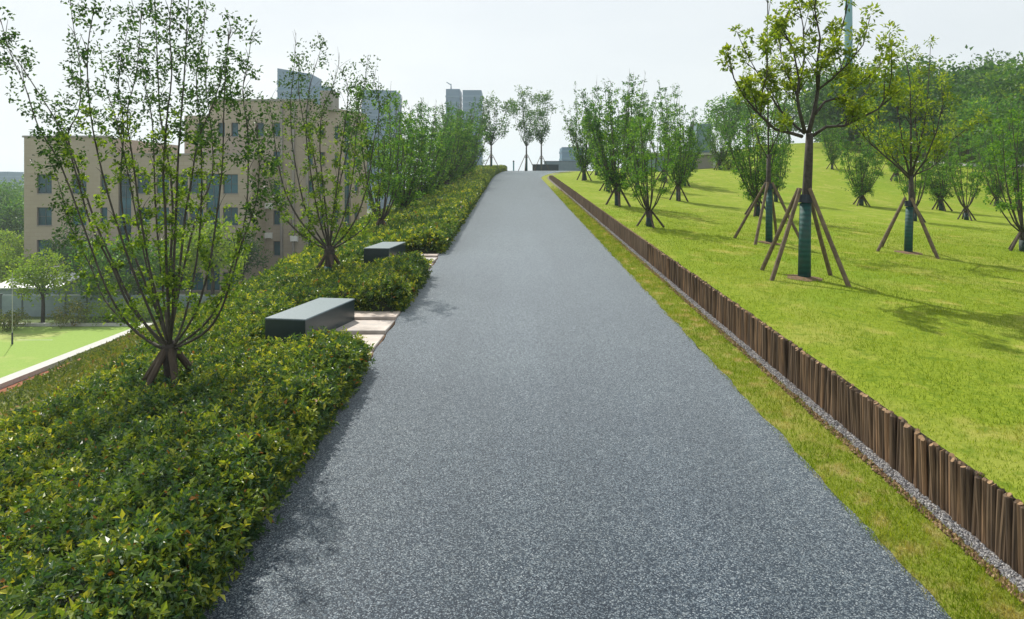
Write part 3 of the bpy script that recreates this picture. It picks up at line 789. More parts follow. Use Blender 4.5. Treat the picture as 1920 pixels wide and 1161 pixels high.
# --- staked single-trunk trees ------------------------------------------------------
def staked_tree(loc, d, trunk_px, limbs, label, leafL, leafn, r_tr, group, wrap_h=1.42, stake_h=1.55, stake_r=.98, nst=4, rot=.4, seed=1, clump_r=.13, leaf='leaf_camphor', name='staked_tree'):
    global rng
    R.seed(seed); rng = np.random.default_rng(seed+100)
    loc = Vector(loc); root = empty(name, loc); tag(root, label, 'tree', group)
    tp = [at(px, py, d)-loc for px, py in trunk_px]; tp[0] = Vector((0, 0, -.15))
    mb = MB(); mb.tube(tp, [r_tr*(1.12-.45*i/(len(tp)-1)) for i in range(len(tp))], 10); mb.build('trunk', M['bark_dark'], root, smooth=True)
    w = MB(); w.tube([(0, 0, -.1), (tp[1].x*.3, 0, wrap_h*.5), (tp[1].x*.8, 0, wrap_h)], [r_tr*1.25, r_tr*1.16, r_tr*1.10], 12); w.build('tree_wrap', M['wrap'], root, smooth=True)
    ti = MB(); ti.tube([(tp[1].x*.8, 0, wrap_h+.01), (tp[1].x*.85, 0, wrap_h+.16)], r_tr*1.45, 12); ti.build('tie_band', M['tie'], root)
    sm = MB(); V = [(0, 0, .05)]; Fq = []
    for k in range(14):
        a = k/14*6.283; q = .36*R.uniform(.75, 1.15); V.append((math.cos(a)*q, math.sin(a)*q, gzfun(loc)(math.cos(a)*q, math.sin(a)*q)+.004))
        Fq.append((0, 1+k, 1+(k+1) % 14))
    sm.add(V, Fq); sm.build('soil_ring', M['soil'], root)
    cr = MB()
    for pts, depth, r0 in limbs:
        n = len(pts); path = [at(px, py, d+depth*(i/(n-1)))-loc for i, (px, py) in enumerate(pts)]
        s_ = MB(); s_.tube(path, [max(r0*(1-.8*i/(n-1)), .006) for i in range(n)], 7)
        tips = [path[-1]]
        for _ in range(7):
            i = R.randint(max(1, n//3), n-1); p = path[i-1].lerp(path[i], R.random())
            dr = (path[i]-path[i-1]).normalized()*.8+Vector((R.uniform(-.9, .9), R.uniform(-.9, .9), R.uniform(.1, .9))); q = p+dr.normalized()*R.uniform(.22, .6)*min(d/12, 1.9)
            s_.tube([p, p.lerp(q, .5)+Vector((R.uniform(-.03, .03), 0, .03)), q], [r0*.32+.002, r0*.25, .004], 5); tips.append(q); 
            if R.random() < .6: tips.append(p.lerp(q, .6))
        s_.build('limb', M['bark_dark'], root, smooth=True)
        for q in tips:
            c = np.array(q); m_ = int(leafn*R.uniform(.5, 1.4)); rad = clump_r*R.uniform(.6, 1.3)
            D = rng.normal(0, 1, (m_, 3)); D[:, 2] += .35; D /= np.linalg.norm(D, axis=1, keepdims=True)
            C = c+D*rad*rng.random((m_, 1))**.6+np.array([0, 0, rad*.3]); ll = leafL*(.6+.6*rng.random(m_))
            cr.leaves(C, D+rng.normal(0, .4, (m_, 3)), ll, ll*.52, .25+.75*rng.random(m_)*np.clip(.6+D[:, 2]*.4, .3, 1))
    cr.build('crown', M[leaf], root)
    stake_set(root, nst, stake_r, stake_h, .040, M['stake'], rot, r_tr*1.6, gzfun(loc))
    return root
gs = 'single trunk trees with teal wraps on the lawn'
def lawn_point(px, py):
    """distance at which the lawn is seen in this pixel"""
    best = None
    for k in range(400):
        d = 6+k*.1; p = ground_at(px, d); yy = 345-(p.z-CAMZ)*F/d
        if best is None or abs(yy-py) < best[0]: best = (abs(yy-py), d, p)
    return best[1], best[2]
dA, pA = lawn_point(1508, 522)
sA = dA/12.
LA = [([(1504,256),(1484,250),(1454,243),(1425,216),(1396,182),(1376,147),(1365,100)], -.5, .036),
 ([(1508,250),(1493,238),(1461,205),(1445,180),(1422,140),(1398,98)], .7, .030),
 ([(1510,250),(1499,209),(1495,182),(1498,150),(1488,95),(1466,48)], -.3, .038),
 ([(1516,250),(1526,212),(1533,173),(1536,135),(1545,118),(1570,87),(1578,55),(1590,8)], .3, .045),
 ([(1533,165),(1531,130),(1538,72),(1528,20),(1530,-20)], -.8, .028),
 ([(1528,215),(1546,191),(1578,182),(1605,165),(1640,135),(1668,100)], .5, .028),
 ([(1522,256),(1549,238),(1584,236),(1609,223),(1647,205),(1665,175),(1672,140)], -.5, .034),
 ([(1532,170),(1560,148),(1590,120),(1618,85),(1632,30)], -1.0, .024),
 ([(1497,180),(1480,150),(1465,110),(1462,70)], 1.0, .020),
 ([(1497,175),(1508,110),(1506,50),(1498,5)], .9, .024),
 ([(1425,216),(1430,170),(1440,130),(1436,90)], -1.1, .018),
 ([(1584,236),(1600,200),(1625,170),(1640,150)], .8, .018)]
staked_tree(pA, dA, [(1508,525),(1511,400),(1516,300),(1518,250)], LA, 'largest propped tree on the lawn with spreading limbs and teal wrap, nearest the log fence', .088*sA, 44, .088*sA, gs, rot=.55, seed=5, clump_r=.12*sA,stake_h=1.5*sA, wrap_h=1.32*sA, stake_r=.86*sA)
dB, pB = lawn_point(1703, 474)
LB = [([(1706,335),(1680,310),(1650,285),(1625,262),(1605,235)], -.6, .030),
 ([(1706,330),(1696,290),(1688,240),(1680,190),(1676,160)], .5, .028),
 ([(1708,330),(1708,280),(1708,220),(1706,150),(1700,122)], -.2, .034),
 ([(1710,330),(1722,280),(1734,230),(1740,170),(1745,82)], .3, .030),
 ([(1710,335),(1735,300),(1755,250),(1768,195),(1765,160)], -.7, .026),
 ([(1706,330),(1676,300),(1655,250),(1645,215)], 1.0, .022),
 ([(1710,330),(1745,315),(1775,290),(1790,250)], .9, .022),
 ([(1722,280),(1716,230),(1722,180),(1725,130)], 1.2, .020)]
sB = dB/12*.62
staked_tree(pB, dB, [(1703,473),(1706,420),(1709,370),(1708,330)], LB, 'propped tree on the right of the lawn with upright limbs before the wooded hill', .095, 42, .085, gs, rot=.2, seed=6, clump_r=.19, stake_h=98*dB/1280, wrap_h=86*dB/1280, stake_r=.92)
dC, pC = lawn_point(1442, 456)
LC = [([(1441,300),(1425,270),(1412,230),(1400,190)], -.5, .018), ([(1441,290),(1440,220),(1440,150),(1438,80),(1440,10),(1440,-40)], 0, .026),
 ([(1441,290),(1460,250),(1470,210),(1478,160)], .5, .018), ([(1440,240),(1428,200),(1420,150)], .6, .014), ([(1440,250),(1452,200),(1458,150)], -.6, .014)]
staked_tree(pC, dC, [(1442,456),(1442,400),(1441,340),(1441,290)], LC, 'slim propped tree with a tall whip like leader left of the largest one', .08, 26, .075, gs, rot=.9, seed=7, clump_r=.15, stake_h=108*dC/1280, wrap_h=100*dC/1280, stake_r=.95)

# crest trees
def crest_tree(px, base_y, fork_y, top_y, halfw, d, seed, label):
    R.seed(seed); limbs = []
    for k in range(8):
        u = -1+2*(k+.5)/8; u += R.uniform(-.1, .1)
        tx = px+u*halfw; ty = top_y+(abs(u)**2)*(fork_y-top_y)*.35+R.uniform(0, 12)
        limbs.append(([(px, fork_y), (px+u*halfw*.45, fork_y-(fork_y-ty)*.3), (px+u*halfw*.8, fork_y-(fork_y-ty)*.65), (tx, ty)], R.uniform(-1.5, 1.5), .035))
    p = ground_at(px, d)
    r = staked_tree(p, d, [(px, base_y), (px, (base_y+fork_y)/2), (px, fork_y-2)], limbs, label, .26, 26, .12, 'staked trees at the crest of the path', stake_h=1.9, wrap_h=1.6, stake_r=1.3, seed=seed, clump_r=.50, nst=3, leaf='leaf_dark')
    return r
crest_tree(921, 322, 274, 186, 42, 76, 41, 'leftmost of the three dark trees at the crest, at the end of the hedge')
crest_tree(987, 322, 276, 178, 30, 82, 42, 'middle tree at the crest, left of the low dark wall')
crest_tree(1015, 322, 272, 176, 22, 90, 43, 'slim rear tree at the crest, standing behind the low dark wall')

# ------------------------------------------------------------------ round-crowned trees
def crown_cloud(mb, c, rx, rz_, nclump, nleaf, L, mi=0, tshift=0.0):
    c = np.array(c); 
    u = rng.normal(0, 1, (nclump, 3)); u /= np.linalg.norm(u, axis=1, keepdims=True); u *= (.45+.55*rng.random((nclump, 1)))
    cc = c+u*np.array([rx, rx, rz_]); cr_ = rx*(.22+.22*rng.random(nclump)); tc = rng.normal(0, .14, nclump)
    idx = np.repeat(np.arange(nclump), nleaf); n = len(idx)
    v = rng.normal(0, 1, (n, 3)); v /= np.linalg.norm(v, axis=1, keepdims=True)
    C = cc[idx]+v*(cr_[idx]*(.55+.5*rng.random(n)))[:, None]*np.array([1, 1, .8])
    D = v+rng.normal(0, .7, (n, 3)); l = L*(.6+.8*rng.random(n))
    mb.leaves(C, D, l, l*.6, np.clip(.5+tc[idx]+tshift+.15*rng.normal(size=n), 0, 1), mi)
def round_tree(H, rx, rz_, L, leaf, seed, ncl=46, nlf=60, name='broadleaf_tree'):
    global rng
    rng = np.random.default_rng(seed); R.seed(seed)
    root = empty(name, (0, 0, 0)); tr = MB(); ch = H-rz_
    tr.tube([(0, 0, -.4), (.05, 0, ch*.4), (0, .05, ch)], [H*.028, H*.022, H*.012], 8)
    for k in range(6):
        a = k*1.05+R.uniform(-.3, .3); b0 = Vector((0, 0, ch*R.uniform(.45, .8))); e = Vector((math.cos(a)*rx*.6, math.sin(a)*rx*.6, ch+rz_*R.uniform(-.2, .5)))
        tr.tube([b0, b0.lerp(e, .5)+Vector((0, 0, .1)), e], [H*.012, H*.008, H*.003], 5)
    tr.build('trunk', M['bark_dark'], root, smooth=True)
    cr = MB(); crown_cloud(cr, (0, 0, ch), rx, rz_, ncl, nlf, L); cr.build('crown', M[leaf], root)
    return root
def put_at(o, X, d, z=None, rz=0, sc=1, label=None, group=None, cat='tree'):
    o.location = (X, d, float(G(X, d)) if z is None else z); o.rotation_euler = (0, 0, rz); o.scale = (sc,)*3; tag(o, label, cat, group); return o
RT = {'b': round_tree(6.2, 2.5, 2.1, .26, 'leaf_bright', 51), 'd': round_tree(8.0, 3.0, 3.2, .32, 'leaf_dark', 52), 'm': round_tree(7.0, 2.8, 2.7, .30, 'leaf_mid', 53)}
RU = {k: False for k in RT}
def rt(kind, px, d, sc, label, group, z=None):
    o = RT[kind] if not RU[kind] else copy_tree(RT[kind]); RU[kind] = True
    X = (px-960)/F*d; put_at(o, X, d, z, R.uniform(0, 6), sc, label, group)
gf = 'trees around the sports field'
rt('b', 80, 60.5, 1.0, 'rounded yellow green tree standing before the grey wall at the field edge', gf)
rt('b', 398, 64, 1.25, 'yellow green tree glimpsed through the nearest tree, before the school wall', gf)
rt('m', 200, 64, 1.05, 'mid green tree behind the left stems of the nearest tree', gf)
rt('d', 132, 72, .95, 'dark tree close against the school wall right of the leftmost windows', gf)
rt('b', 15, 72, .9, 'bright tree behind the white roofed shed', gf)
rt('m', 262, 67, 1.0, 'green tree at the field end behind the middle stems', gf)
rt('m', 330, 70, .95, 'green tree under the dark glazed strip of the school', gf)
rt('d', 455, 74, .8, 'dark low tree by the school corner above the shrub mound', gf)
rt('d', 2, 96, 1.45, 'tall dark tree left of the school, cut by the photo edge', gf)
rt('m', 34, 104, 1.45, 'tall blue green tree touching the left end of the school', gf)
rt('b', 20, 84, 1.05, 'light tree low beside the left end of the school', gf)
rt('d', 18, 128, 1.55, 'hazy farthest tree left of the school under the distant block', gf)
gh = 'trees at the foot of the wooded hill'
rt('d', 1905, 50, .72, 'dark tree at the right edge behind the cut off tree', gh)
rt('m', 1860, 58, .95, 'mid green tree above the white edged road', gh)
rt('b', 1815, 62, .95, 'yellowish tree at the left foot of the wooded hill', gh)
rt('b', 1900, 68, 1.15, 'yellowish tree higher on the right edge', gh)
rt('m', 1770, 76, 1.1, 'green tree behind the right propped tree', gh)
rt('d', 1850, 92, 1.35, 'very dark rounded tree standing out on the wooded hill', gh)
rt('m', 1725, 88, 1.1, 'green tree rising left of the hill crest', gh)
rt('m', 1650, 92, 1.0, 'green tree behind the largest propped tree, right of the mast', gh)
rt('m', 1575, 84, .9, 'green tree left of the mast foot at the lawn crest', gh)
rt('d', 1545, 100, 1.0, 'dark tree seen between trunk and mast', gh)
rt('m', 1368, 84, 1.05, 'green tree right of the grey pavilion', gh)
rt('m', 1400, 92, .95, 'paler tree behind the slim propped tree', gh)
rt('m', 1480, 96, .95, 'green tree left of the largest propped trunk', gh)

# wood on the hill, one mass
rng = np.random.default_rng(77); mb = MB()
for k in range(420):
    d = 64+125*rng.random(); px = 1560+500*rng.random(); X = (px-960)/F*d; z = float(G(X, d))
    if X < 35 or X > 150 or (d < 72 and X < 37): continue
    s_ = .8+.6*rng.random(); crown_cloud(mb, (X, d, z+4.2*s_), 3.3*s_, 3.4*s_, 26, 36, .46, 0, rng.normal(0, .16))
tag(mb.build('wood', M['leaf_dark']), 'dense mixed wood covering the hill at the right', 'wood', None, 'stuff')
mb = MB()
for k in range(150):
    d = 150+240*rng.random(); X = -d*(.35+.75*rng.random()); s_ = 1.2+.6*rng.random()
    crown_cloud(mb, (X, d, -9.5+4.6*s_), 4.2*s_, 3.6*s_, 18, 16, 1.0, 0, rng.normal(0, .12))
tag(mb.build('distant_wood', M['leaf_dark']), 'far hazy band of trees along the horizon left of the school', 'wood', None, 'stuff')
# shrubs along the field end
def bush(X, d, rx, h, leaf, label, group, seed, L=.16):
    global rng
    rng = np.random.default_rng(seed); root = empty('bush', (X, d, float(G(X, d))))
    cr = MB(); crown_cloud(cr, (0, 0, h*.5), rx, h*.5, 30, 50, L); cr.build('foliage', M[leaf], root)
    st = MB()
    for k in range(5): a = k*1.3; st.tube([(0, 0, -.1), (math.cos(a)*rx*.4, math.sin(a)*rx*.4, h*.6)], [.04, .015], 5)
    st.build('stems', M['bark_dark'], root); tag(root, label, 'bush', group)
gb = 'bushes at the end of the sports field'
bush(-42.9, 57.8, 1.5, 1.5, 'leaf_slope', 'russet rounded bush at the far left edge of the field', gb, 61)
bush(-38.2, 59.5, 1.5, 2.0, 'leaf_slope', 'brownish bush right of the rounded field tree', gb, 62)
bush(-35.8, 60.5, 1.7, 1.9, 'leaf_bright', 'light green bush in the hedge line behind the field, left one', gb, 63)
bush(-33.3, 60.8, 1.6, 1.9, 'leaf_bright', 'light green bush next to the nearest tree stems behind the field', gb, 64)
bush(-30.9, 61.5, 1.6, 1.7, 'leaf_mid', 'green bush behind the nearest tree stump line', gb, 65)
bush(19.3*1.02, 62, 1.3, 1.7, 'leaf_bright', 'lime green bush on the lawn right of the grey pavilion', gb, 66)

# ------------------------------------------------------------------ field edge: kerb path, wall, shed, pole
mb = MB(); V = []; ddk = np.arange(20, 59.1, 1.5)
for d in ddk:
    for x, z in ((-31.75, -9.75), (-31.75, -9.22), (-30.75, -9.20), (-30.75, -10.2)): V.append((x, d, z))
Fq = [(i*4+k, i*4+k+1, i*4+k+5, i*4+k+4) for i in range(len(ddk)-1) for k in range(3)]
mb.add(V, Fq); tag(mb.build('kerb', M['concrete']), kind='structure')
mb = MB(); n = 3; 
mb.box(-45, -30, 59.1, 59.35, -9.6, -9.25); tag(mb.build('field_kerb', M['concrete']), kind='structure')
mb = MB(); mb.box(-39.2, -36.3, 53.9, 53.97, -9.6, -9.494); tag(mb.build('field_marking', M['concrete']), kind='structure')
wall = empty('boundary_wall', (-36, 63.5, -9.5)); tag(wall, 'low grey blue panel wall with posts behind the sports field', 'wall')
for k in range(10):
    mb = MB(); x0 = -11.5+k*2.0; mb.box(x0+.07, x0+1.93, -.05, .05, -.1, 2.0); mb.box(x0+.07, x0+1.93, -.08, -.05, .95, 1.03); mb.build('panel', M['blue_fence'], wall)
    mb = MB(); mb.box(x0-.07, x0+.07, -.09, .09, -.1, 2.12); mb.build('post', M['frame'], wall)
shed = empty('shed', (-46.6, 66, -9.5)); tag(shed, 'low shed with a white sheet roof at the left edge behind the field', 'shed')
mb = MB(); mb.box(-3.2, 2.6, 0, 4, -.1, 2.3); mb.build('wall', M['blue_fence'], shed)
mb = MB(); mb.add([(-3.5,-.4,2.35),(2.9,-.4,2.35),(2.9,4.3,3.2),(-3.5,4.3,3.2),(-3.5,-.4,2.25),(2.9,-.4,2.25),(2.9,4.3,3.1),(-3.5,4.3,3.1)], [(0,1,2,3),(4,7,6,5),(0,4,5,1),(1,5,6,2),(2,6,7,3),(3,7,4,0)])
for k in range(9): mb.box(-3.3+k*.75, -3.24+k*.75, -.41, -.38, 2.2, 2.42)
mb.build('roof', M['white'], shed)
mb = MB(); mb.box(-1.2, -.2, -.03, 0, 0, 2.0); mb.box(.6, 1.8, -.03, 0, 1.0, 1.8); mb.build('door', M['frame'], shed)
shed2 = empty('pavilion_hut', (-49.5, 74, -9.5)); tag(shed2, 'small white roofed hut half hidden behind the shed and field trees', 'hut')
mb = MB(); mb.box(-2, 2.5, 0, 3, -.1, 2.6); mb.build('wall', M['facade_grey'], shed2)
mb = MB(); mb.box(-2.4, 2.9, -.4, 3.4, 2.6, 3.0); mb.build('roof', M['white'], shed2)
mb = MB(); mb.box(-.5, .5, -.03, 0, .9, 1.9); mb.build('window', M['glass'], shed2)
pp = empty('field_pole', tuple(at(23, 640, 52.5))[:2]+(-9.5,)); tag(pp, 'thin pale pole with a dark foot pad at the left of the sports field', 'pole')
mb = MB(); mb.tube([(0, 0, 0), (0, 0, 5.5)], [.025, .02], 8); mb.build('shaft', M['concrete'], pp)
mb = MB(); mb.tube([(0, 0, 0), (0, 0, .9)], [.07, .06], 8); mb.build('foot_pad', M['tie'], pp)

# ------------------------------------------------------------------ school building
school = empty('school_building', (-40, 80, -9.5)); tag(school, 'beige tiled school building of several storeys left of the path', 'building')
SO = Vector(school.location)
def wall_holes(p0, p1, z0, z1, rects, parent, mat, mname='wall', depth=.28, cap=True):
    """vertical wall from p0 to p1 (ground points) facing right of travel turned to the viewer; rects = (u0,u1,z0,z1)"""
    p0 = Vector((p0[0], p0[1], 0)); p1 = Vector((p1[0], p1[1], 0)); L = (p1-p0).length; u = (p1-p0)/L; n = Vector((u.y, -u.x, 0))   # outward
    rects = [r for r in rects if r[0] > .05 and r[1] < L-.05 and r[2] > z0 and r[3] < z1]
    us = sorted(set([0, L]+[r[0] for r in rects]+[r[1] for r in rects])); zs = sorted(set([z0, z1]+[r[2] for r in rects]+[r[3] for r in rects]))
    mb = MB()
    P3 = lambda a, z, o=0: tuple(p0+u*a+Vector((0, 0, z))-n*o-Vector((SO.x, SO.y, SO.z)))
    for i in range(len(us)-1):
        for j in range(len(zs)-1):
            cu, cz = (us[i]+us[i+1])/2, (zs[j]+zs[j+1])/2
            if any(r[0] < cu < r[1] and r[2] < cz < r[3] for r in rects): continue
            mb.add([P3(us[i], zs[j]), P3(us[i+1], zs[j]), P3(us[i+1], zs[j+1]), P3(us[i], zs[j+1])], [(0, 1, 2, 3)])
    for r in rects:
        a, b_, c, e = r
        for q in (((a, c), (b_, c)), ((b_, c), (b_, e)), ((b_, e), (a, e)), ((a, e), (a, c))):
            (ua, za), (ub, zb) = q
            mb.add([P3(ua, za), P3(ub, zb), P3(ub, zb, depth), P3(ua, za, depth)], [(0, 1, 2, 3)])
    mb.build(mname, mat, parent)
    for r in rects:
        a, b_, c, e = r; w = b_-a; h = e-c
        fr_ = MB(); t_ = .07
        def bar(x0, x1, y0, y1):
            V = [P3(x0, y0, depth-.04), P3(x1, y0, depth-.04), P3(x1, y1, depth-.04), P3(x0, y1, depth-.04), P3(x0, y0, depth+.02), P3(x1, y0, depth+.02), P3(x1, y1, depth+.02), P3(x0, y1, depth+.02)]
            fr_.add(V, [(0,1,2,3),(0,4,5,1),(1,5,6,2),(2,6,7,3),(3,7,4,0)])
        bar(a, b_, c, c+t_); bar(a, b_, e-t_, e); bar(a, a+t_, c+t_, e-t_); bar(b_-t_, b_, c+t_, e-t_)
        if w > 1.0: bar((a+b_)/2-t_/2, (a+b_)/2+t_/2, c+t_, e-t_)
        nb = max(1, int(round(h/1.3)))
        for k in range(1, nb+0): bar(a+t_, b_-t_, c+h*k/nb-t_/2, c+h*k/nb+t_/2)
        f = fr_.build('window', M['frame'], parent)
        g_ = MB(); g_.add([P3(a+t_, c+t_, depth), P3(b_-t_, c+t_, depth), P3(b_-t_, e-t_, depth), P3(a+t_, e-t_, depth)], [(0, 1, 2, 3)]); g_.build('pane', M['glass'], f)
        sl_ = MB(); V = [P3(a-.06, c-.09, -.05), P3(b_+.06, c-.09, -.05), P3(b_+.06, c-.003, -.05), P3(a-.06, c-.003, -.05), P3(a-.06, c-.09, .0), P3(b_+.06, c-.09, .0), P3(b_+.06, c-.003, .1), P3(a-.06, c-.003, .1)]
        sl_.add(V, [(0,1,2,3),(0,4,5,1),(1,5,6,2),(2,6,7,3),(3,7,4,0)]); sl_.build('sill', M['facade_grey'], f)
def boxpart(x0, x1, y0, y1, z0, z1, mat, name, parent=school, off=None):
    o_ = SO if off is None else off
    mb = MB(); mb.box(x0-o_.x, x1-o_.x, y0-o_.y, y1-o_.y, z0-o_.z, z1-o_.z); return mb.build(name, mat, parent)
def PX(px, d): return (px-960)/F*d
def PZ(py, d): return CAMZ+(345-py)/F*d
dW = 78.0; xa, xb, xc = PX(45, dW), PX(207, dW), PX(472, dW)
def rects_px(cols, rows, d, x0):
    out = []
    for (cx, w) in cols:
        for (cy, h) in rows: out.append((PX(cx-w/2, d)-x0, PX(cx+w/2, d)-x0, PZ(cy+h/2, d), PZ(cy-h/2, d)))
    return out
rows = [(345, 36), (406, 34), (467, 34), (528, 34)]
wall_holes((xa, dW), (xb, dW), -9.6, PZ(258, dW), rects_px([(83, 28), (148, 28)], rows, dW, xa)+rects_px([(196, 16)], rows, dW, xa), school, M['facade'])
r2 = rects_px([(268, 24), (305, 24), (340, 24), (368, 26), (432, 28)], rows, dW, xb)
r2 += [(PX(222, dW)-xb, PX(246, dW)-xb, PZ(545, dW), PZ(326, dW)), (PX(386, dW)-xb, PX(412, dW)-xb, PZ(545, dW), PZ(326, dW))]
wall_holes((xb, dW), (xc, dW), -9.6, PZ(291, dW), r2, school, M['facade'])
boxpart(xa, xb-.01, dW+.4, dW+16, -9.6, PZ(258, dW)-.5, M['facade'], 'roof'); boxpart(xb, xc-.01, dW+.4, dW+16, -9.6, PZ(291, dW)-.5, M['facade'], 'roof')
boxpart(xa, xa+.35, dW+.005, dW+16, -9.6, PZ(258, dW), M['facade'], 'side_wall'); boxpart(xb-.35, xb-.003, dW+.005, dW+16, -9.6, PZ(258, dW)-.003, M['facade'], 'side_wall')
boxpart(xc-.35, xc-.003, dW+.005, dW+5, -9.6, PZ(291, dW)-.003, M['facade'], 'side_wall')
boxpart(xa-.15, xb+.15, dW-.12, dW+.5, PZ(258, dW)+.003, PZ(258, dW)+.22, M['facade_grey'], 'parapet'); boxpart(xb+.16, xc+.1, dW-.12, dW+.5, PZ(291, dW)+.003, PZ(291, dW)+.2, M['facade_grey'], 'parapet')
dT = 82.5; ta, tb_, tc_ = PX(342, dT), PX(398, dT), PX(590, dT)
rowsT = [(243, 26), (297, 26), (352, 27), (408, 27), (466, 27), (522, 24)]
rT = rects_px([(519, 13)], rowsT, dT, tb_)+rects_px([(488, 13)], rowsT[2:5]+rowsT[:1], dT, tb_)+rects_px([(466, 14)], rowsT[4:], dT, tb_)+rects_px([(440, 13)], rowsT[:1], dT, tb_)+rects_px([(415, 13)], rowsT[:1], dT, tb_)
rT += [(PX(a, dT)-tb_, PX(a+w, dT)-tb_, PZ(540, dT), PZ(212, dT)) for a, w in ((534, 12), (562, 10))] + rects_px([(582, 9)], rowsT, dT, tb_)
wall_holes((tb_, dT), (tc_, dT), -9.6, PZ(190, dT), rT, school, M['facade'])
wall_holes((ta, dT+.5), (tb_, dT+.5), -9.6, PZ(216, dT), rects_px([(372, 14)], rowsT[:2], dT, ta), school, M['facade'])
boxpart(ta, tb_-.01, dT+.9, dT+12, -9.6, PZ(216, dT)-.3, M['facade'], 'roof'); boxpart(tb_+.02, tc_-.6, dT+.4, dT+13, -9.6, PZ(190, dT)-.4, M['facade'], 'roof')
boxpart(tb_-.3, tb_-.003, dT+.005, dT+13, -9.6, PZ(190, dT)-.003, M['facade'], 'side_wall')
boxpart(tb_-.1, tc_+.1, dT-.12, dT+.4, PZ(190, dT)+.003, PZ(190, dT)+.25, M['facade_grey'], 'parapet')
for a in (527, 549, 575): boxpart(PX(a, dT), PX(a+4, dT), dT-.35, dT-.003, -9.6, PZ(196, dT), M['facade_grey'], 'pilaster')
for ax_, ay_ in ((505, 441), (505, 386), (553, 447), (477, 441), (600-28, 500)):
    mb = MB(); x_, z_ = PX(ax_, dT)-SO.x, PZ(ay_, dT)-SO.z; mb.box(x_-.45, x_+.45, dT-.45-SO.y, dT-.06-SO.y, z_-.32, z_+.32); mb.box(x_-.42, x_-.36, dT-.4-SO.y, dT-.01-SO.y, z_-.40, z_-.325); mb.box(x_+.36, x_+.42, dT-.4-SO.y, dT-.01-SO.y, z_-.40, z_-.325)
    mb.build('air_conditioner', M['white'], school)
# oblique right-hand face
e0, e1 = (tc_, dT), (PX(688, 95), 95.0); Ls = math.hypot(e1[0]-e0[0], e1[1]-e0[1]); rs = []
for u0 in (1.2, 4.6, 9.6, 12.2):
    for cy, h in rowsT: rs.append((u0, u0+1.2, PZ(cy+h/2, dT), PZ(cy-h/2, dT)))
rs.append((7.0, 8.6, PZ(520, dT), PZ(212, dT)))
wall_holes(e0, e1, -9.6, PZ(190, dT)-.3, rs, school, M['facade'])
mb = MB(); zt = PZ(190, dT)-.8
V = [(tb_, dT+.4), (tc_-.3, dT+.4), (e1[0]-.5, e1[1]-.02), (tb_, e1[1]-.02)]
mb.add([(x-SO.x, y-SO.y, z-SO.z) for z in (-9.6, zt) for x, y in V], [(4,5,6,7),(2,3,7,6),(3,0,4,7)]); mb.build('back_wall', M['facade'], school)
boxpart(PX(596, 84), PX(620, 84), 85, 88, zt+.01, PZ(172, 86), M['facade_grey'], 'stair_head')

# ------------------------------------------------------------------ distant towers
def tower(px0, px1, top, d, depth, label, slope=0.0, extra=None, mast=False, name='tower_block'):
    x0, x1 = PX(px0, d), PX(px1, d); root = empty(name, ((x0+x1)/2, d, -9.5)); w = x1-x0; h = PZ(top, d)+9.5; h2 = h-slope*d/F
    mb = MB(); a = w/2
    mb.add([(-a,0,0),(a,0,0),(a,depth,0),(-a,depth,0),(-a,0,h),(a,0,h2),(a,depth,h2),(-a,depth,h)], [(0,1,5,4),(1,2,6,5),(2,3,7,6),(3,0,4,7),(4,5,6,7)])
    mb.build('wall', M['tower'], root)
    bd = MB(); z = 3.2
    while z < min(h, h2)-1.5: bd.box(-a-.25, a+.25, -.25, depth+.2, z, z+.9); z += 3.3
    bd.build('floor_bands', M['tower_band'], root)
    if extra:
        ex = MB(); q0, q1, qt = extra; ex.box(PX(q0, d)-root.location.x, PX(q1, d)-root.location.x, -2, depth-3, 0, PZ(qt, d)+9.5); ex.build('side_block', M['tower'], root)
        bd = MB(); z = 3.2
        while z < PZ(qt, d)+6.5: bd.box(PX(q0, d)-root.location.x-.2, PX(q1, d)-root.location.x+.2, -2.2, depth-3, z, z+.9); z += 3.3
        bd.build('side_floor_bands', M['tower_band'], root)
    if mast:
        mm = MB(); mm.tube([(-a*.3, 2, h-1), (-a*.3, 2, h+3)], [.5, .2], 6); mm.tube([(-a*.3, 2, h+2.5), (-a*.3-2.5, 2, h+4)], [.3, .2], 6); mm.build('roof_mast', M['tower'], root)
    tag(root, label, 'tower', 'hazy tower blocks on the skyline'); return root
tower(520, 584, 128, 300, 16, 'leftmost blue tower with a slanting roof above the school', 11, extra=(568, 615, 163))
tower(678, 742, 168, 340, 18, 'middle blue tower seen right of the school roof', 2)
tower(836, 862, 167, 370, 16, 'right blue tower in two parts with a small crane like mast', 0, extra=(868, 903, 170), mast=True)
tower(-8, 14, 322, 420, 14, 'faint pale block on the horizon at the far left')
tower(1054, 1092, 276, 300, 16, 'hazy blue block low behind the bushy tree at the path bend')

# ------------------------------------------------------------------ grey pavilion, crest wall, posts, mast
dP = 66; pv = empty('pavilion', (PX(1270, dP), dP, float(G(PX(1270, dP), dP)))); tag(pv, 'grey glass pavilion with a taller right end behind the lawn trees', 'pavilion')
m, t, b, o = newmat('blue_grey_cladding'); t.links.new(ramp(t, noise(t, objc(t), .8, 3), [(.3, (.10, .17, .21)), (.7, (.20, .29, .34))]), b.inputs['Base Color']); b.inputs['Roughness'].default_value = .3; M['clad'] = m
zb = float(pv.location.z); 
def pvx(px): return PX(px, dP)-pv.location.x
for i in range(6):
    mb = MB(); a = pvx(1196+i*18); b_ = pvx(1196+(i+1)*18)-.05; mb.box(a, b_, 0, 2.5, -1.2, PZ(291, dP)-zb); mb.build('panel', M['clad'], pv)
mb = MB(); mb.box(pvx(1304), pvx(1336), -.2, 3, -1.5, PZ(286, dP)-zb); mb.build('base_block', M['facade_grey'], pv)
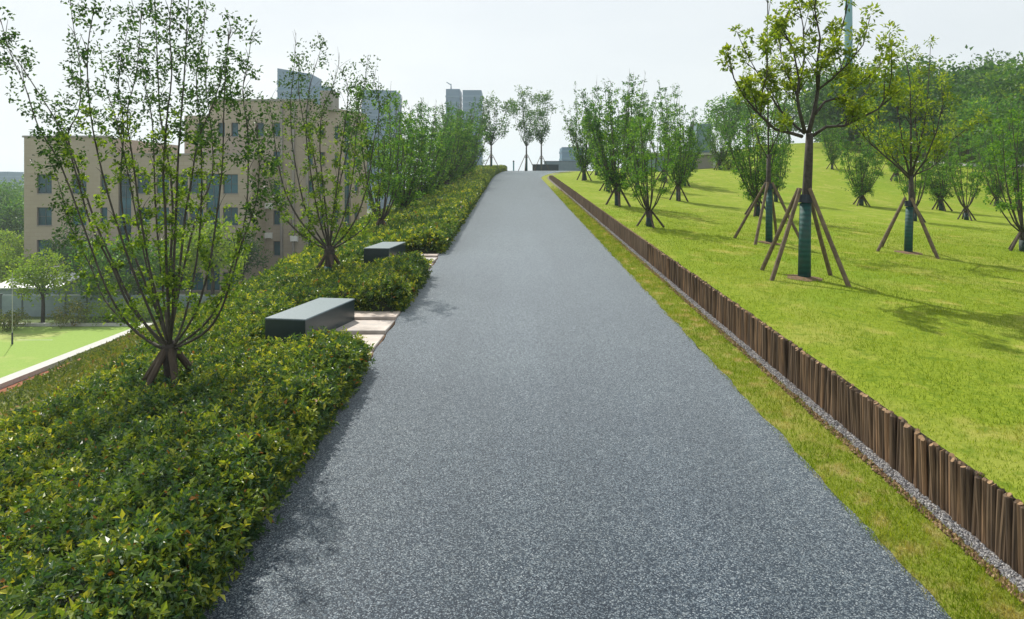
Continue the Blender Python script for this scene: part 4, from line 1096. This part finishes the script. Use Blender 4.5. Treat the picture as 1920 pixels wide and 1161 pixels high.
mb = MB(); mb.box(pvx(1306), pvx(1334), 0, 2.8, PZ(285.9, dP)-zb, PZ(232, dP)-zb); mb.build('glass_box', M['clad'], pv)
mb = MB(); mb.box(pvx(1194), pvx(1340), -.4, 3.2, PZ(290.8, dP)-zb, PZ(287, dP)-zb); mb.build('roof', M['concrete'], pv)
mb = MB(); mb.box(pvx(1338), pvx(1344), .2, .6, -1.5, PZ(256, dP)-zb); mb.build('post', M['white'], pv)

cw = empty('low_wall', (PX(1025, 92), 92, float(P(92)))); tag(cw, 'low dark blue wall with a capping at the crest of the path', 'wall')
mb = MB(); mb.box(-1.9, 1.6, 0, .6, -.5, PZ(309, 92)-float(P(92))); mb.build('body', M['bench'], cw)
mb = MB(); mb.box(-2.0, 1.7, -.05, .65, PZ(309, 92)-float(P(92)), PZ(308, 92)-float(P(92))); mb.build('capping', M['bench_top'], cw)
cw2 = empty('low_wall', (PX(1040, 98), 98, float(P(98)))); tag(cw2, 'longer blue grey wall just behind the low dark one at the crest', 'wall')
mb = MB(); mb.box(-1.5, 3.8, 0, .5, -.6, PZ(303, 98)-float(P(98))); mb.build('body', M['blue_fence'], cw2)
mb = MB(); mb.box(-1.6, 3.9, -.05, .55, PZ(303, 98)-float(P(98)), PZ(302, 98)-float(P(98))); mb.build('capping', M['bench_top'], cw2)
po = empty('marker_post', (PX(963, 86), 86, float(P(86)))); tag(po, 'slender grey post standing alone at the crest between the trees', 'post')
mb = MB(); mb.tube([(0, 0, -.1), (0, 0, 1.15)], .09, 8); mb.build('shaft', M['mast'], po)
mb = MB(); mb.tube([(0, 0, 1.15), (0, 0, 1.22), (0, 0, 1.32)], [.11, .11, .04], 8); mb.build('cap', M['tie'], po)
dM = 110; X = PX(1591, dM); ms = empty('mast', (X, dM, float(G(X, dM)))); tag(ms, 'tall pale teal mast rising out of the photo behind the largest propped tree', 'mast')
mb = MB(); mb.tube([(0, 0, -.5), (0, 0, 20), (0, 0, 40)], [.72, .58, .42], 16); mb.build('shaft', M['mast'], ms, smooth=True)
mb = MB()
for z in (12, 24, 34): mb.tube([(0, 0, z), (0, 0, z+.3)], .75, 16)
mb.build('flanges', M['mast'], ms)
mb = MB(); mb.tube([(0, 0, -.6), (0, 0, .3)], 1.2, 16); mb.build('footing', M['concrete'], ms)
# white-edged road on the right
mb = MB(); V = []
for k in range(24):
    x = 36+k*1.5; d = 61.5-.10*(x-36)
    V += [(x, d, float(G(x, d))+.06), (x, d+.9, float(G(x, d+.9))+.30)]
mb.add(V, [(2*i, 2*i+2, 2*i+3, 2*i+1) for i in range(23)]); tag(mb.build('kerb_road', M['concrete']), kind='structure')

# ------------------------------------------------------------------ haze
m = bpy.data.materials.new('haze_air'); m.use_nodes = True; t = m.node_tree; t.nodes.clear()
o = t.nodes.new('ShaderNodeOutputMaterial'); v = t.nodes.new('ShaderNodeVolumePrincipled')
v.inputs['Color'].default_value = (.80, .90, 1.0, 1); v.inputs['Density'].default_value = .00048; v.inputs['Anisotropy'].default_value = .35
t.links.new(v.outputs[0], o.inputs['Volume'])
mb = MB(); mb.box(-1600, 1600, -100, 1600, -11, 76)
tag(mb.build('haze', m), 'pale blue haze filling the air over the whole scene', 'haze', None, 'stuff')
